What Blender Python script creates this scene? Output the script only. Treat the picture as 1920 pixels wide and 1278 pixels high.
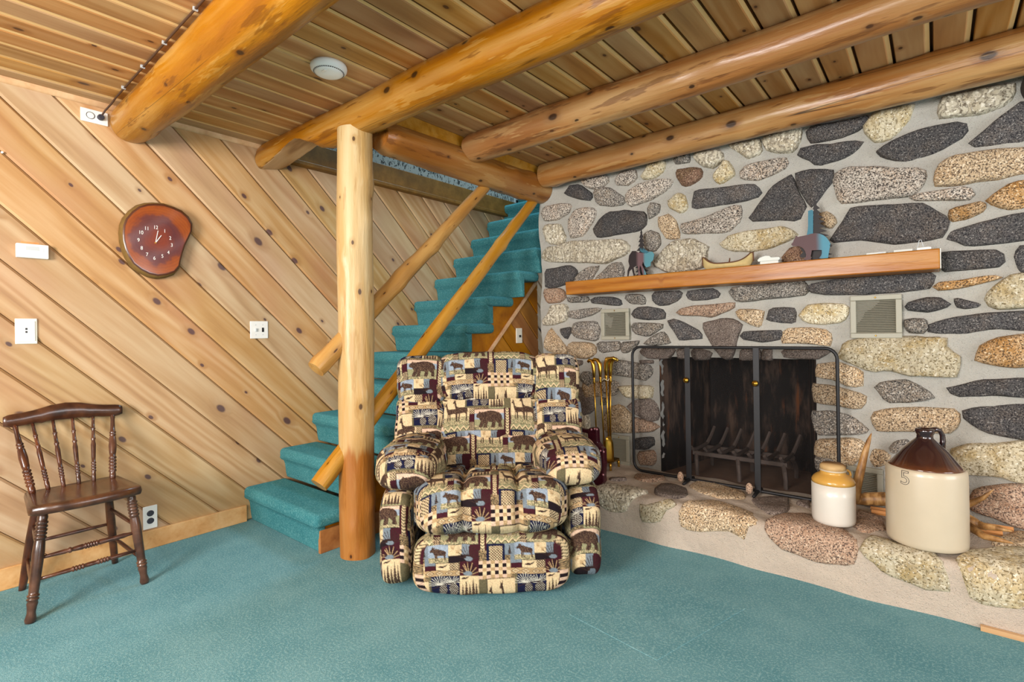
import bpy, bmesh, math, random
import numpy as np
from mathutils import Vector, Matrix
random.seed(7); rng = np.random.default_rng(7)
SC = bpy.context.scene
for _o in list(bpy.data.objects): bpy.data.objects.remove(_o)
COL = SC.collection
sin, cos, pi, radians = math.sin, math.cos, math.pi, math.radians

# ------------------------------------------------------------------ camera
CAM_H = 1.12; TH = radians(39.57); ROLL = math.atan(0.0163); FPX = 962.0
cam = bpy.data.cameras.new('camera'); camo = bpy.data.objects.new('camera', cam); COL.objects.link(camo)
cam.sensor_width = 36.0; cam.lens = 36.0 * FPX / 1920.0
cam.shift_y = -(639.0 - 622.0) / 1920.0
cam.clip_start = 0.02; cam.clip_end = 60
_r = Vector((cos(TH), sin(TH), 0)); _f = Vector((-sin(TH), cos(TH), 0)); _u = Vector((0, 0, 1))
_R = Matrix((_r, _u, -_f)).transposed().to_4x4()
camo.matrix_world = Matrix.Translation((0, 0, CAM_H)) @ _R @ Matrix.Rotation(-ROLL, 4, 'Z')
SC.camera = camo

# ------------------------------------------------------------------ light and exposure
SC.view_settings.view_transform = 'Standard'; SC.view_settings.look = 'None'
SC.view_settings.gamma = 1.0; SC.view_settings.use_curve_mapping = False
SC.view_settings.exposure = 0.0
W = bpy.data.worlds.new('world'); SC.world = W; W.use_nodes = True
W.node_tree.nodes['Background'].inputs[0].default_value = (0.75, 0.87, 1.0, 1)
W.node_tree.nodes['Background'].inputs[1].default_value = 1.0
def area(name, loc, target, sx, sy, power, col):
    l = bpy.data.lights.new(name, 'AREA'); l.shape = 'RECTANGLE'; l.size = sx; l.size_y = sy
    l.energy = power; l.color = col
    o = bpy.data.objects.new(name, l); COL.objects.link(o); o.location = loc
    o.rotation_euler = (Vector(target) - Vector(loc)).to_track_quat('-Z', 'Y').to_euler()
    return o
area('window_light_a', (-1.2, -1.97, 1.5), (-1.4, 2.0, 1.0), 1.2, 1.1, 190, (1.0, .95, .91))
area('window_light_b', (1.4, -2.05, 1.35), (0.3, 2.0, 1.2), 2.0, 1.4, 35, (1.0, .96, .92))
area('window_light_c', (2.95, 1.6, 1.3), (-2.0, 1.4, 1.3), 1.8, 1.5, 70, (.93, .96, 1.0))
area('floor_fill', (.4, -.7, 2.25), (.2, 0, 0), 1.2, 1.2, 30, (1.0, .96, .92))  # unseen downward fill, added to brighten the floor
area('ceiling_fill', (.9, -1.0, 1.5), (-.6, .6, 2.4), .8, .8, 36, (1.0, .93, .84))  # unseen upward fill, added to brighten the ceiling boards
area('stairwell_light', (-2.7, 3.6, 4.5), (-2.8, 3.0, 1.5), .7, 1.0, 62, (.5, .8, 1.0))


# ------------------------------------------------------------------ helpers
def ray(px, py):
    "direction of the photograph's pixel in the room"
    u = px - 960.0; v = py - 622.0
    c, s = cos(ROLL), sin(ROLL)
    X = (u * c - v * s) / FPX; Z = -(u * s + v * c) / FPX
    return (X * cos(TH) - sin(TH), X * sin(TH) + cos(TH), Z)
def hit(px, py, ax, val):
    "where the sight line of a pixel meets the plane axis = val"
    d = ray(px, py); o = (0, 0, CAM_H); t = (val - o[ax]) / d[ax]
    return np.array([o[i] + t * d[i] for i in range(3)])
def lin(r, g, b):
    return tuple(((c / 255.0) / 12.92 if c <= 10 else (((c / 255.0) + 0.055) / 1.055) ** 2.4) for c in (r, g, b))

class MB:
    def __init__(s): s.v = []; s.f = []; s.n = 0
    def add(s, v, f):
        s.v.extend([tuple(map(float, p)) for p in v]); s.f.extend([tuple(i + s.n for i in q) for q in f]); s.n += len(v); return s
    def box(s, a, b):
        x0, y0, z0 = a; x1, y1, z1 = b
        return s.add([(x0,y0,z0),(x1,y0,z0),(x1,y1,z0),(x0,y1,z0),(x0,y0,z1),(x1,y0,z1),(x1,y1,z1),(x0,y1,z1)],
              [(0,3,2,1),(4,5,6,7),(0,1,5,4),(1,2,6,5),(2,3,7,6),(3,0,4,7)])
    def tube(s, pts, rad, n=12, cap=True):
        pts = [Vector(p) for p in pts]
        if not hasattr(rad, '__len__'): rad = [rad] * len(pts)
        V = []; F = []
        t0 = (pts[1] - pts[0]).normalized()
        up = Vector((0, 0, 1)) if abs(t0.z) < .9 else Vector((1, 0, 0))
        nx = t0.cross(up).normalized()
        for i, p in enumerate(pts):
            if i == 0: t = t0
            elif i == len(pts) - 1: t = (pts[i] - pts[i-1]).normalized()
            else: t = ((pts[i+1] - p).normalized() + (p - pts[i-1]).normalized()).normalized()
            nx = (nx - t * nx.dot(t)).normalized(); ny = t.cross(nx)
            for k in range(n):
                a = 2 * pi * k / n; V.append(p + (nx * cos(a) + ny * sin(a)) * rad[i])
        for i in range(len(pts) - 1):
            for k in range(n):
                k2 = (k + 1) % n; F.append((i*n+k, i*n+k2, (i+1)*n+k2, (i+1)*n+k))
        if cap: F.append(tuple(range(n))[::-1]); F.append(tuple((len(pts)-1)*n + k for k in range(n)))
        return s.add(V, F)
    def lathe(s, prof, n=40, c=(0, 0, 0)):
        V = []; F = []
        for r, z in prof:
            for k in range(n):
                a = 2 * pi * k / n; V.append((c[0] + r * cos(a), c[1] + r * sin(a), c[2] + z))
        for i in range(len(prof) - 1):
            for k in range(n):
                k2 = (k + 1) % n; F.append((i*n+k, i*n+k2, (i+1)*n+k2, (i+1)*n+k))
        if prof[0][0] > 1e-4: F.append(tuple(range(n))[::-1])
        if prof[-1][0] > 1e-4: F.append(tuple((len(prof)-1)*n + k for k in range(n)))
        return s.add(V, F)
    def prism(s, poly, fn, d0, d1):
        "polygon in 2D -> fn(a,b,d) for two depths"
        n = len(poly); V = [fn(a, b, d0) for a, b in poly] + [fn(a, b, d1) for a, b in poly]
        F = [tuple(range(n))[::-1], tuple(range(n, 2*n))] + [(i, (i+1) % n, n + (i+1) % n, n + i) for i in range(n)]
        return s.add(V, F)
    def obj(s, name, m, parent=None, smooth=False, bevel=0, seg=2, loc=None, fix=True):
        me = bpy.data.meshes.new(name); me.from_pydata(s.v, [], s.f)
        if fix:
            bm = bmesh.new(); bm.from_mesh(me)
            bmesh.ops.recalc_face_normals(bm, faces=bm.faces)
            if any(len(f.verts) > 4 for f in bm.faces): bmesh.ops.triangulate(bm, faces=[f for f in bm.faces if len(f.verts) > 4])
            bm.to_mesh(me); bm.free()
        me.materials.append(m)
        o = bpy.data.objects.new(name, me); COL.objects.link(o)
        if loc is not None:
            me.transform(Matrix.Translation(-Vector(loc))); o.location = loc
        if parent is not None:
            o.parent = parent
            if loc is not None: o.location = Vector(loc) - parent.matrix_basis.translation if parent.matrix_basis.to_3x3() == Matrix.Identity(3) else Vector(loc)
        if bevel:
            b = o.modifiers.new('bevel', 'BEVEL'); b.width = bevel; b.segments = seg; b.limit_method = 'ANGLE'; b.angle_limit = radians(40)
        if smooth:
            me.polygons.foreach_set('use_smooth', [True] * len(me.polygons))
            if smooth != 'all':
                try: me.set_sharp_from_angle(angle=radians(42))
                except Exception: pass
        return o
def tag(o, label=None, cat=None, group=None, kind=None):
    if label: o['label'] = label
    if cat: o['category'] = cat
    if group: o['group'] = group
    if kind: o['kind'] = kind
    return o
def empty(name, loc=(0, 0, 0), rz=0.0):
    o = bpy.data.objects.new(name, None); COL.objects.link(o); o.location = loc; o.rotation_euler = (0, 0, rz); o.empty_display_size = .05
    return o
def link_local(o, parent):
    "mesh already in the parent's local coordinates"
    o.parent = parent; return o
def text_mesh(txt, size, outline=0.0, extr=0.0005):
    c = bpy.data.curves.new('txt', 'FONT'); c.body = txt; c.size = size; c.align_x = 'CENTER'; c.align_y = 'CENTER'
    if outline: c.fill_mode = 'NONE'; c.bevel_depth = outline; c.bevel_resolution = 1
    else: c.extrude = extr
    o = bpy.data.objects.new('txt', c); COL.objects.link(o)
    dg = bpy.context.evaluated_depsgraph_get(); dg.update()
    me = bpy.data.meshes.new_from_object(o.evaluated_get(dg))
    V = [tuple(v.co) for v in me.vertices]; F = [tuple(p.vertices) for p in me.polygons]
    bpy.data.objects.remove(o); bpy.data.curves.remove(c); bpy.data.meshes.remove(me)
    return V, F

# ------------------------------------------------------------------ materials
class NT:
    def __init__(s, name):
        s.m = bpy.data.materials.new(name); s.m.use_nodes = True; s.t = s.m.node_tree; s.N = s.t.nodes; s.L = s.t.links
        s.b = s.N['Principled BSDF']
    def n(s, typ, **kw):
        x = s.N.new(typ)
        for k, v in kw.items():
            if k.startswith('_'): setattr(x, k[1:], v)
            else: s.set(x, k, v)
        return x
    def set(s, x, k, v):
        i = x.inputs[int(k[1:])] if k[0] == 'i' and k[1:].isdigit() else x.inputs[k.replace('_', ' ')]
        if hasattr(v, 'is_output'): s.L.new(v, i)
        else:
            if hasattr(i.default_value, '__len__') and len(i.default_value) == 4 and len(v) == 3: v = (*v, 1)
            i.default_value = v
    def math(s, op, a, b=0.0, c=None, clamp=False):
        x = s.N.new('ShaderNodeMath'); x.operation = op; x.use_clamp = clamp
        for i, v in enumerate((a, b) if c is None else (a, b, c)):
            if hasattr(v, 'is_output'): s.L.new(v, x.inputs[i])
            else: x.inputs[i].default_value = v
        return x.outputs[0]
    def vmath(s, op, a, b):
        x = s.N.new('ShaderNodeVectorMath'); x.operation = op
        for i, v in enumerate((a, b)):
            if hasattr(v, 'is_output'): s.L.new(v, x.inputs[i])
            else: x.inputs[i].default_value = v
        return x.outputs[0]
    def mix(s, f, a, b, typ='MIX'):
        x = s.N.new('ShaderNodeMix'); x.data_type = 'RGBA'; x.blend_type = typ; x.clamp_factor = True
        for i, v in ((0, f), (6, a), (7, b)):
            if hasattr(v, 'is_output'): s.L.new(v, x.inputs[i])
            else: x.inputs[i].default_value = (*v, 1) if hasattr(v, '__len__') and len(v) == 3 else v
        return x.outputs[2]
    def ramp(s, f, stops, interp='LINEAR'):
        x = s.N.new('ShaderNodeValToRGB'); x.color_ramp.interpolation = interp; e = x.color_ramp.elements
        while len(e) < len(stops): e.new(0.5)
        for el, (p, c) in zip(e, stops):
            el.position = p; el.color = (*c, 1) if hasattr(c, '__len__') else (c, c, c, 1)
        s.L.new(f, x.inputs[0]); return x.outputs[0]
    def step(s, f, a, b):
        x = s.N.new('ShaderNodeMapRange'); x.interpolation_type = 'SMOOTHSTEP'
        s.L.new(f, x.inputs[0]); x.inputs[1].default_value = a; x.inputs[2].default_value = b
        return x.outputs[0]
    def obj(s): return s.n('ShaderNodeTexCoord').outputs['Object']
    def gen(s): return s.n('ShaderNodeNewGeometry').outputs['Position']
    def rnd(s): return s.n('ShaderNodeObjectInfo').outputs['Random']
    def noise(s, vec, scale, detail=3, rough=.55, dist=0):
        return s.n('ShaderNodeTexNoise', Vector=vec, Scale=scale, Detail=detail, Roughness=rough, Distortion=dist).outputs[0]
    def bump(s, h, strength, dist, normal=None):
        x = s.n('ShaderNodeBump', Strength=strength, Distance=dist, Height=h)
        if normal is not None: s.L.new(normal, x.inputs['Normal'])
        return x.outputs[0]
    def out(s, col=None, rough=.5, normal=None, metal=0.0, spec=.5, coat=0.0):
        if col is not None: s.set(s.b, 'Base_Color', col)
        s.set(s.b, 'Roughness', rough); s.set(s.b, 'Metallic', metal); s.set(s.b, 'Specular_IOR_Level', spec)
        if coat: s.set(s.b, 'Coat_Weight', coat); s.set(s.b, 'Coat_Roughness', .15)
        if normal is not None: s.set(s.b, 'Normal', normal)
        return s.m

def plain(name, col, rough=.5, metal=0.0, spec=.5, coat=0.0, bump=0.0, bscale=60.0, vary=.08):
    t = NT(name); p = t.obj(); n = t.noise(p, bscale * .25, 3)
    c = t.mix(n, tuple(x * (1 - vary) for x in col), tuple(min(1, x * (1 + vary)) for x in col))
    nm = t.bump(t.noise(p, bscale, 3), bump, .002) if bump else None
    return t.out(c, rough, nm, metal, spec, coat)

def wood(name, dark, mid, light, knot, axis='X', rings=9.0, gs=1.0, knots=1.0, rough=.45, coat=0.0, spread=.22, cracks=0.0, tint2=None, kscale=5.0, ringamt=.45, stain=None, bumps=.25, val=1.0, core=.085, scars=0.0, huev=1.0, kmode='flat'):
    t = NT(name); p0 = t.obj(); r = t.rnd()
    off = t.vmath('MULTIPLY', t.n('ShaderNodeCombineXYZ', X=r, Y=t.math('FRACT', t.math('MULTIPLY', r, 17.3)), Z=t.math('FRACT', t.math('MULTIPLY', r, 71.7))).outputs[0], (31.0, .55, .55))
    p = t.vmath('ADD', p0, off)
    wn = t.n('ShaderNodeTexNoise', Vector=t.vmath('MULTIPLY', p, (1.4, 4, 4)), Scale=1.0, Detail=2.0)
    pw = t.vmath('ADD', p, t.vmath('MULTIPLY', t.vmath('SUBTRACT', wn.outputs['Color'], (.5, .5, .5)), (0, .05, .05)))
    # knots
    sx = t.n('ShaderNodeSeparateXYZ', Vector=p if kmode == 'flat' else p0)
    px_ = t.math('MULTIPLY', t.math('ADD', sx.outputs[0], t.math('MULTIPLY', r, 31.0)), .62)
    py_ = sx.outputs[1] if kmode == 'flat' else t.math('MULTIPLY', t.math('ARCTAN2', sx.outputs[1], sx.outputs[2]), .09)
    kv = t.n('ShaderNodeTexVoronoi', _voronoi_dimensions='2D', Vector=t.n('ShaderNodeCombineXYZ', X=px_, Y=py_, Z=0.0).outputs[0], Scale=kscale)
    kd = t.math('MULTIPLY', kv.outputs['Distance'], t.math('ADD', .7, t.math('MULTIPLY', t.n('ShaderNodeSeparateColor', Color=kv.outputs['Color']).outputs[1], 1.6)))
    on = t.math('GREATER_THAN', t.n('ShaderNodeSeparateColor', Color=kv.outputs['Color']).outputs[0], 1.0 - .62 * knots)
    kcore = t.math('MULTIPLY', t.math('SUBTRACT', 1.0, t.step(kd, core * .55, core)), on)
    halo = t.math('MULTIPLY', t.math('SUBTRACT', 1.0, t.step(kd, .05, .24)), on)
    # grain bends round the knots
    pw = t.vmath('ADD', pw, t.n('ShaderNodeCombineXYZ', X=0.0, Y=t.math('MULTIPLY', halo, .02), Z=t.math('MULTIPLY', halo, .02)).outputs[0])
    rn = t.noise(t.vmath('MULTIPLY', pw, (.32, 3.4, 3.4)), 1.0, 2, .5)
    ring = t.math('ADD', .5, t.math('MULTIPLY', .5, t.math('SINE', t.math('MULTIPLY', rn, rings * 7.0))))
    fine = t.noise(t.vmath('MULTIPLY', pw, (2.2 * gs, 55 * gs, 55 * gs)), 1.0, 4, .6)
    streak = t.noise(t.vmath('MULTIPLY', pw, (.9, 13, 13)), 1.0, 3, .6)
    g = t.math('ADD', t.math('MULTIPLY', ring, ringamt), t.math('ADD', t.math('MULTIPLY', fine, .30), t.math('MULTIPLY', streak, .85 - ringamt)))
    c = t.ramp(g, [(.22, dark), (.5, mid), (.78, light)])
    patch = t.noise(t.vmath('MULTIPLY', p, (1.2, 3, 3)), 1.0, 2)
    c = t.mix(t.step(patch, .45, .75), c, t.mix(.55, c, tint2 or dark))
    c = t.mix(t.math('MULTIPLY', halo, .45), c, dark)
    c = t.mix(t.math('MULTIPLY', kcore, .9), c, knot)
    lump = None
    if scars:
        q1 = t.noise(t.vmath('MULTIPLY', p, (2.2, 17, 17)), 1.0, 4, .65); q2 = t.noise(t.vmath('ADD', t.vmath('MULTIPLY', p, (2.6, 20, 20)), (7, 3, 5)), 1.0, 4, .65)
        c = t.mix(t.math('MULTIPLY', t.step(q1, .58, .63), .62 * scars), c, light)
        c = t.mix(t.math('MULTIPLY', t.step(q2, .58, .63), .6 * scars), c, dark)
        lump = t.math('ADD', q1, t.noise(t.vmath('MULTIPLY', p, (3, 9, 9)), 1.0, 2))
    if cracks:
        cn = t.noise(t.vmath('MULTIPLY', p, (.13, 7, 7)), 1.0, 1, .5)
        cr = t.math('SUBTRACT', 1.0, t.step(t.math('ABSOLUTE', t.math('SUBTRACT', cn, .5)), .0, .0045))
        cr = t.math('MULTIPLY', cr, t.step(t.noise(t.vmath('MULTIPLY', p, (.8, 5, 5)), 1.0, 1), .46, .54))
        c = t.mix(t.math('MULTIPLY', cr, cracks), c, knot)
    if stain:
        z = t.n('ShaderNodeSeparateXYZ', Vector=p0).outputs['X']
        zz = t.math('ADD', z, t.math('MULTIPLY', t.noise(t.vmath('MULTIPLY', p0, (1.5, 14, 14)), 1.0, 3), .35))
        c = t.mix(t.step(zz, stain[0], stain[0] + .07), t.mix(.86, c, stain[1], 'MULTIPLY'), c)
    hv = t.n('ShaderNodeHueSaturation', Color=c, Value=t.math('MULTIPLY', val, t.math('ADD', 1.0 - spread / 2, t.math('MULTIPLY', r, spread))), Hue=t.math('ADD', .5 - .006 * huev, t.math('MULTIPLY', t.math('FRACT', t.math('MULTIPLY', r, 9.7)), .012 * huev)), Saturation=t.math('ADD', .9, t.math('MULTIPLY', t.math('FRACT', t.math('MULTIPLY', r, 5.3)), .2)))
    h = t.math('ADD', fine, t.math('MULTIPLY', kcore, -.6))
    nm = t.bump(h, bumps, .002)
    if lump is not None: nm = t.bump(lump, .5, .012, nm)
    return t.out(hv.outputs[0], rough, nm, 0, .4, coat)

def stone(name, base, dark, light, patch, dk=.36, lt=.62, scale=170.0, pk=.55, vein=0.0, rough=.85):
    t = NT(name); r = t.rnd(); p = t.vmath('ADD', t.obj(), t.n('ShaderNodeCombineXYZ', X=t.math('MULTIPLY', r, 13.0), Y=t.math('MULTIPLY', r, 7.0), Z=t.math('MULTIPLY', r, 5.0)).outputs[0])
    n1 = t.noise(p, scale, 2, .6); n2 = t.noise(t.vmath('ADD', p, (3, 1, 2)), scale * .8, 2, .6); big = t.noise(p, 9.0, 4, .65); mid = t.noise(p, 32.0, 4, .6)
    c = t.mix(t.step(big, pk - .12, pk + .14), base, patch)
    c = t.mix(t.step(n1, dk + .07, dk), c, dark)
    c = t.mix(t.step(n2, lt - .06, lt + .05), c, light)
    if vein:
        v = t.n('ShaderNodeTexWave', Vector=p, Scale=9.0, Distortion=14.0, Detail=4.0, Detail_Scale=2.0).outputs['Fac']
        c = t.mix(t.math('MULTIPLY', t.step(v, .45, .1), vein), c, dark)
    c = t.n('ShaderNodeHueSaturation', Color=c, Value=t.math('ADD', .82, t.math('MULTIPLY', r, .36))).outputs[0]
    nm = t.bump(t.math('ADD', t.math('MULTIPLY', n1, .35), t.math('ADD', mid, t.math('MULTIPLY', big, 1.5))), .55 + .25 * vein, .012)
    return t.out(c, rough, nm, 0, .25)

M = {}
M['wallwood'] = wood('wall_pine', lin(172,126,80), lin(210,168,116), lin(230,196,150), lin(92,66,70), knots=1.0, rough=.5, spread=.20, tint2=lin(204,150,118), kscale=5.0, core=.085, ringamt=.20, rings=9, val=.70)
M['ceilwood'] = wood('ceiling_pine', lin(148,94,50), lin(204,148,88), lin(228,180,122), lin(78,46,30), knots=.9, rough=.5, spread=.26, tint2=lin(190,130,82), kscale=5.5, core=.085, ringamt=.22, rings=8, val=.68)
M['log'] = wood('log_varnish', lin(122,66,16), lin(196,124,38), lin(228,176,104), lin(54,30,14), scars=1.0, rings=5, gs=.7, knots=1.0, rough=.36, coat=.15, spread=.06, cracks=.85, kmode='log', kscale=6, core=.10, ringamt=.2, tint2=lin(158,88,28), val=.56, huev=0)
M['rail'] = wood('rail_varnish', lin(170,108,40), lin(214,156,76), lin(232,182,106), lin(84,48,20), scars=.5, rings=5, gs=.8, knots=.9, rough=.38, coat=.12, spread=.05, cracks=.6, kmode='log', kscale=7, core=.08, ringamt=.15, val=.62, huev=0)
M['post'] = wood('post_pine', lin(188,140,78), lin(226,186,124), lin(242,216,168), lin(80,50,28), scars=.7, rings=4, gs=.7, knots=1.0, rough=.42, coat=.08, spread=.02, cracks=.9, kmode='log', kscale=7, core=.085, val=.62, huev=0, ringamt=.15, tint2=lin(206,154,90), stain=(-.42, lin(214,158,98)))
M['cutwood'] = wood('cut_log_face', lin(160,118,80), lin(204,162,118), lin(222,184,142), lin(90,60,40), knots=.3, rough=.7, cracks=.6)
M['mantel'] = wood('mantel_pine', lin(138,76,16), lin(196,122,34), lin(220,154,66), lin(96,54,20), rings=8, knots=.6, rough=.42, coat=.1, spread=.02, tint2=lin(196,126,50), kscale=6, ringamt=.25, val=.58, scars=.4)
M['darkboard'] = wood('dark_board', lin(84,54,22), lin(122,84,38), lin(146,104,54), lin(60,36,18), knots=.5, rough=.5, spread=.06, rings=2, ringamt=.1, val=.9)
M['panel'] = wood('stair_panel_pine', lin(112,66,20), lin(156,100,36), lin(180,124,54), lin(66,38,14), knots=.6, rough=.45, spread=.1, rings=4, ringamt=.15, kscale=8)
M['trim'] = wood('trim_pine', lin(176,124,74), lin(216,168,114), lin(232,192,142), lin(110,70,44), knots=.4, rough=.5, spread=.06, rings=3, ringamt=.12, val=.9)
M['walnut'] = wood('chair_walnut', lin(30,16,11), lin(66,38,26), lin(98,60,40), lin(20,10,6), rings=8, ringamt=.12, knots=.0, rough=.28, coat=.4, spread=.06, kscale=8)
M['litstrip'] = plain('lit_chamfer_wood', lin(226,186,126), .6, vary=.08)  # paler wood colour standing in for light caught by the joint chamfers
M['wallback'] = plain('wall_joint_wood', lin(150,106,56), .8)
M['darkend'] = plain('dark_log_end', lin(38,22,18), .7, vary=.3)
M['tealsteel'] = plain('teal_sheen_steel', lin(52,98,114), .55, .6)  # teal reflection on the steel, put into its colour
M['backing'] = plain('joint_shadow_wood', lin(70,42,18), .8)
M['s_k'] = stone('granite_charcoal', lin(80,78,78), lin(40,39,42), lin(138,134,130), lin(96,88,82), dk=.43, lt=.63, scale=190)
M['s_g'] = stone('granite_grey', lin(128,122,114), lin(58,56,56), lin(186,180,170), lin(142,128,112), dk=.44, lt=.60)
M['s_l'] = stone('granite_pale', lin(176,166,154), lin(70,64,60), lin(208,200,188), lin(178,158,138), dk=.45, lt=.60, scale=150)
M['s_t'] = stone('granite_tan', lin(182,160,130), lin(88,72,58), lin(216,200,174), lin(176,146,110), dk=.43, lt=.61, scale=160)
M['s_y'] = stone('quartz_yellow', lin(194,184,158), lin(116,102,74), lin(222,216,198), lin(178,156,110), dk=.38, lt=.63, scale=120, pk=.54, vein=.3)
M['s_w'] = stone('gneiss_white', lin(192,184,164), lin(104,94,80), lin(224,218,202), lin(170,158,134), dk=.36, lt=.60, scale=90, vein=.55)
M['s_b'] = stone('stone_brown', lin(126,98,80), lin(66,46,38), lin(170,144,122), lin(110,88,62), dk=.42, lt=.62)
M['s_o'] = stone('stone_orange', lin(176,146,110), lin(84,64,44), lin(212,190,156), lin(160,118,66), dk=.43, lt=.63, scale=150, pk=.52)
M['s_p'] = stone('granite_pink', lin(172,144,122), lin(86,70,62), lin(200,180,158), lin(160,124,98), dk=.43, lt=.61)
M['s_d'] = stone('hearth_dark', lin(122,110,102), lin(72,62,58), lin(158,146,136), lin(108,96,88), dk=.42, lt=.63)
def mk_mortar(name, c0, c1):
    t = NT(name); p = t.gen(); a = t.noise(p, 5.0, 4, .6); b = t.noise(p, 240.0, 3, .6); m = t.noise(p, 30, 4, .6)
    c = t.mix(a, c0, c1); c = t.mix(t.step(b, .4, .3), c, tuple(x * .72 for x in c0))
    return t.out(c, .92, t.bump(t.math('ADD', t.math('MULTIPLY', b, .4), m), .95, .010), 0, .15)
M['mortar'] = mk_mortar('mortar', lin(158,157,152), lin(190,186,176))
M['hmortar'] = mk_mortar('hearth_mortar', lin(176,162,148), lin(206,192,176))
def mk_carpet(name, c0, c1, c2):
    t = NT(name); p = t.gen(); f = t.noise(p, 420.0, 2, .7); g = t.noise(p, 120.0, 2, .7); a = t.noise(p, 2.6, 4, .6); b = t.noise(p, 9.0, 3, .6)
    c = t.mix(t.step(t.math('ADD', t.math('MULTIPLY', a, .7), t.math('MULTIPLY', b, .3)), .3, .7), c0, c1)
    c = t.mix(t.math('MULTIPLY', t.step(g, .48, .62), .55), c, c2)
    c = t.mix(t.math('MULTIPLY', t.step(f, .52, .36), .6), c, tuple(x * .38 for x in c0))
    t.set(t.b, 'Sheen_Weight', .25); t.set(t.b, 'Sheen_Roughness', .5); t.set(t.b, 'Sheen_Tint', (*c1, 1))
    return t.out(c, .95, t.bump(t.math('ADD', f, t.math('MULTIPLY', g, .8)), .8, .006), 0, .1)
M['carpet'] = mk_carpet('teal_carpet', lin(88,142,152), lin(118,165,172), lin(158,196,198))
M['stairs'] = mk_carpet('teal_stair_carpet', lin(56,124,132), lin(78,146,152), lin(116,176,178))
M['white'] = plain('white_plastic', lin(236,236,232), .35, vary=.02)
M['ivory'] = plain('ivory_plate', lin(226,222,206), .4, vary=.02)
M['detector'] = plain('detector_plastic', lin(232,236,236), .45, vary=.02)
M['greyplastic'] = plain('grey_plastic', lin(188,194,196), .5, vary=.03)
M['black'] = plain('black_plastic', lin(24,24,26), .4)
M['darkplug'] = plain('dark_plug', lin(52,52,62), .5)
M['vent'] = plain('vent_paint', lin(154,151,135), .5, vary=.03)
M['ventdark'] = plain('vent_shadow', lin(52,50,42), .8)
M['iron'] = plain('black_iron', lin(42,42,44), .5, .6, bump=.2)
M['rustiron'] = plain('ash_iron', lin(92,80,74), .75, .3, bump=.5, vary=.3)
M['brass'] = plain('brass', lin(214,168,70), .28, 1.0, vary=.12)
M['darkbrass'] = plain('aged_brass', lin(150,118,60), .35, 1.0, vary=.15)
M['maroon'] = plain('maroon_leather', lin(58,14,26), .25, coat=.4, vary=.2)
M['stud'] = plain('pink_studs', lin(200,140,150), .25, .5)
M['cream'] = plain('stoneware_cream', lin(192,178,154), .38, coat=.3, vary=.05)
M['browng'] = None
M['amber'] = plain('amber_glaze', lin(200,152,72), .22, coat=.6, vary=.14)
M['crockwhite'] = plain('crock_white', lin(212,206,196), .3, coat=.4, vary=.04)
M['corklid'] = wood('wooden_lid', lin(120,84,44), lin(172,132,82), lin(200,164,112), lin(84,54,28), knots=.2, rough=.6)
t = NT('brown_glaze'); z = t.n('ShaderNodeSeparateXYZ', Vector=t.obj()).outputs['Z']
M['browng'] = t.out(t.ramp(t.math('ADD', z, t.math('MULTIPLY', t.noise(t.obj(), 18, 3), .03)), [(.315, lin(104,60,34)), (.35, lin(56,30,24)), (.42, lin(40,22,24))]), .12, None, 0, .6, .8)
M['soot'] = None
t = NT('soot'); p = t.gen(); n = t.noise(t.vmath('MULTIPLY', p, (9, 9, 2.2)), 1.0, 5, .65); n2 = t.noise(t.vmath('MULTIPLY', p, (26, 26, 3)), 1.0, 3)
c = t.mix(t.step(n, .45, .68), lin(28,25,24), lin(98,78,66)); c = t.mix(t.math('MULTIPLY', t.step(n2, .60, .70), t.step(n, .4, .6)), c, lin(120,72,40)); 
M['soot'] = t.out(c, .9, t.bump(n, .3, .01), 0, .2)
M['fbfloor'] = plain('firebrick_floor', lin(112,86,68), .85, bump=.4, vary=.35, bscale=40)
M['ash'] = plain('white_scale', lin(176,176,172), .9, bump=.5, vary=.3)
t = NT('fire_mesh'); p = t.obj()
tr = t.n('ShaderNodeBsdfTransparent'); mx = t.n('ShaderNodeMixShader', Fac=.26); t.out(lin(36,34,34), .9, None, 0, .1)
t.L.new(tr.outputs[0], mx.inputs[1]); t.L.new(t.b.outputs[0], mx.inputs[2]); t.L.new(mx.outputs[0], t.N['Material Output'].inputs[0]); M['mesh'] = t.m
t = NT('speckled_wallpaper'); p = t.vmath('MULTIPLY', t.gen(), (1, 1, .55)); n = t.noise(p, 60, 2, .6, .6)
M['paper'] = t.out(t.mix(t.step(n, .545, .585), lin(152,153,150), lin(46,44,44)), .8)
M['pinkwall'] = plain('salmon_wall', lin(214,150,120), .8)
M['plaster'] = plain('plain_plaster', lin(210,202,188), .9, bump=.2)
t = NT('bear_sheen_steel'); p = t.obj(); n = t.noise(p, 5, 2)
x = t.n('ShaderNodeSeparateXYZ', Vector=p).outputs['X']
M['steel'] = t.out(t.mix(t.step(t.math('ADD', x, t.math('MULTIPLY', n, .03)), .035, .075), lin(74,56,58), lin(64,112,128)), .55, None, .6)  # teal towards the right is a reflection painted on brown steel
t = NT('moose_steel'); x = t.n('ShaderNodeSeparateXYZ', Vector=t.obj()).outputs['X']
M['moosesteel'] = t.out(t.ramp(t.math('ADD', t.math('MULTIPLY', x, 5.0), .5), [(.42, lin(36,28,30)), (.52, lin(104,78,82)), (.66, lin(96,72,78)), (.74, lin(76,128,140))]), .5, None, .5)  # dark, mauve and teal bands paint how light falls across a curved sheet
M['darksteel'] = plain('dark_steel', lin(30,25,27), .6, .2)
M['bark'] = plain('birch_bark', lin(186,166,114), .8, bump=.6, vary=.25, bscale=120)
M['matwhite'] = plain('white_card', lin(206,210,204), .6, vary=.02)
M['barkedge'] = plain('bark_edge', lin(92,58,36), .8, bump=.5, vary=.3)
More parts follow.
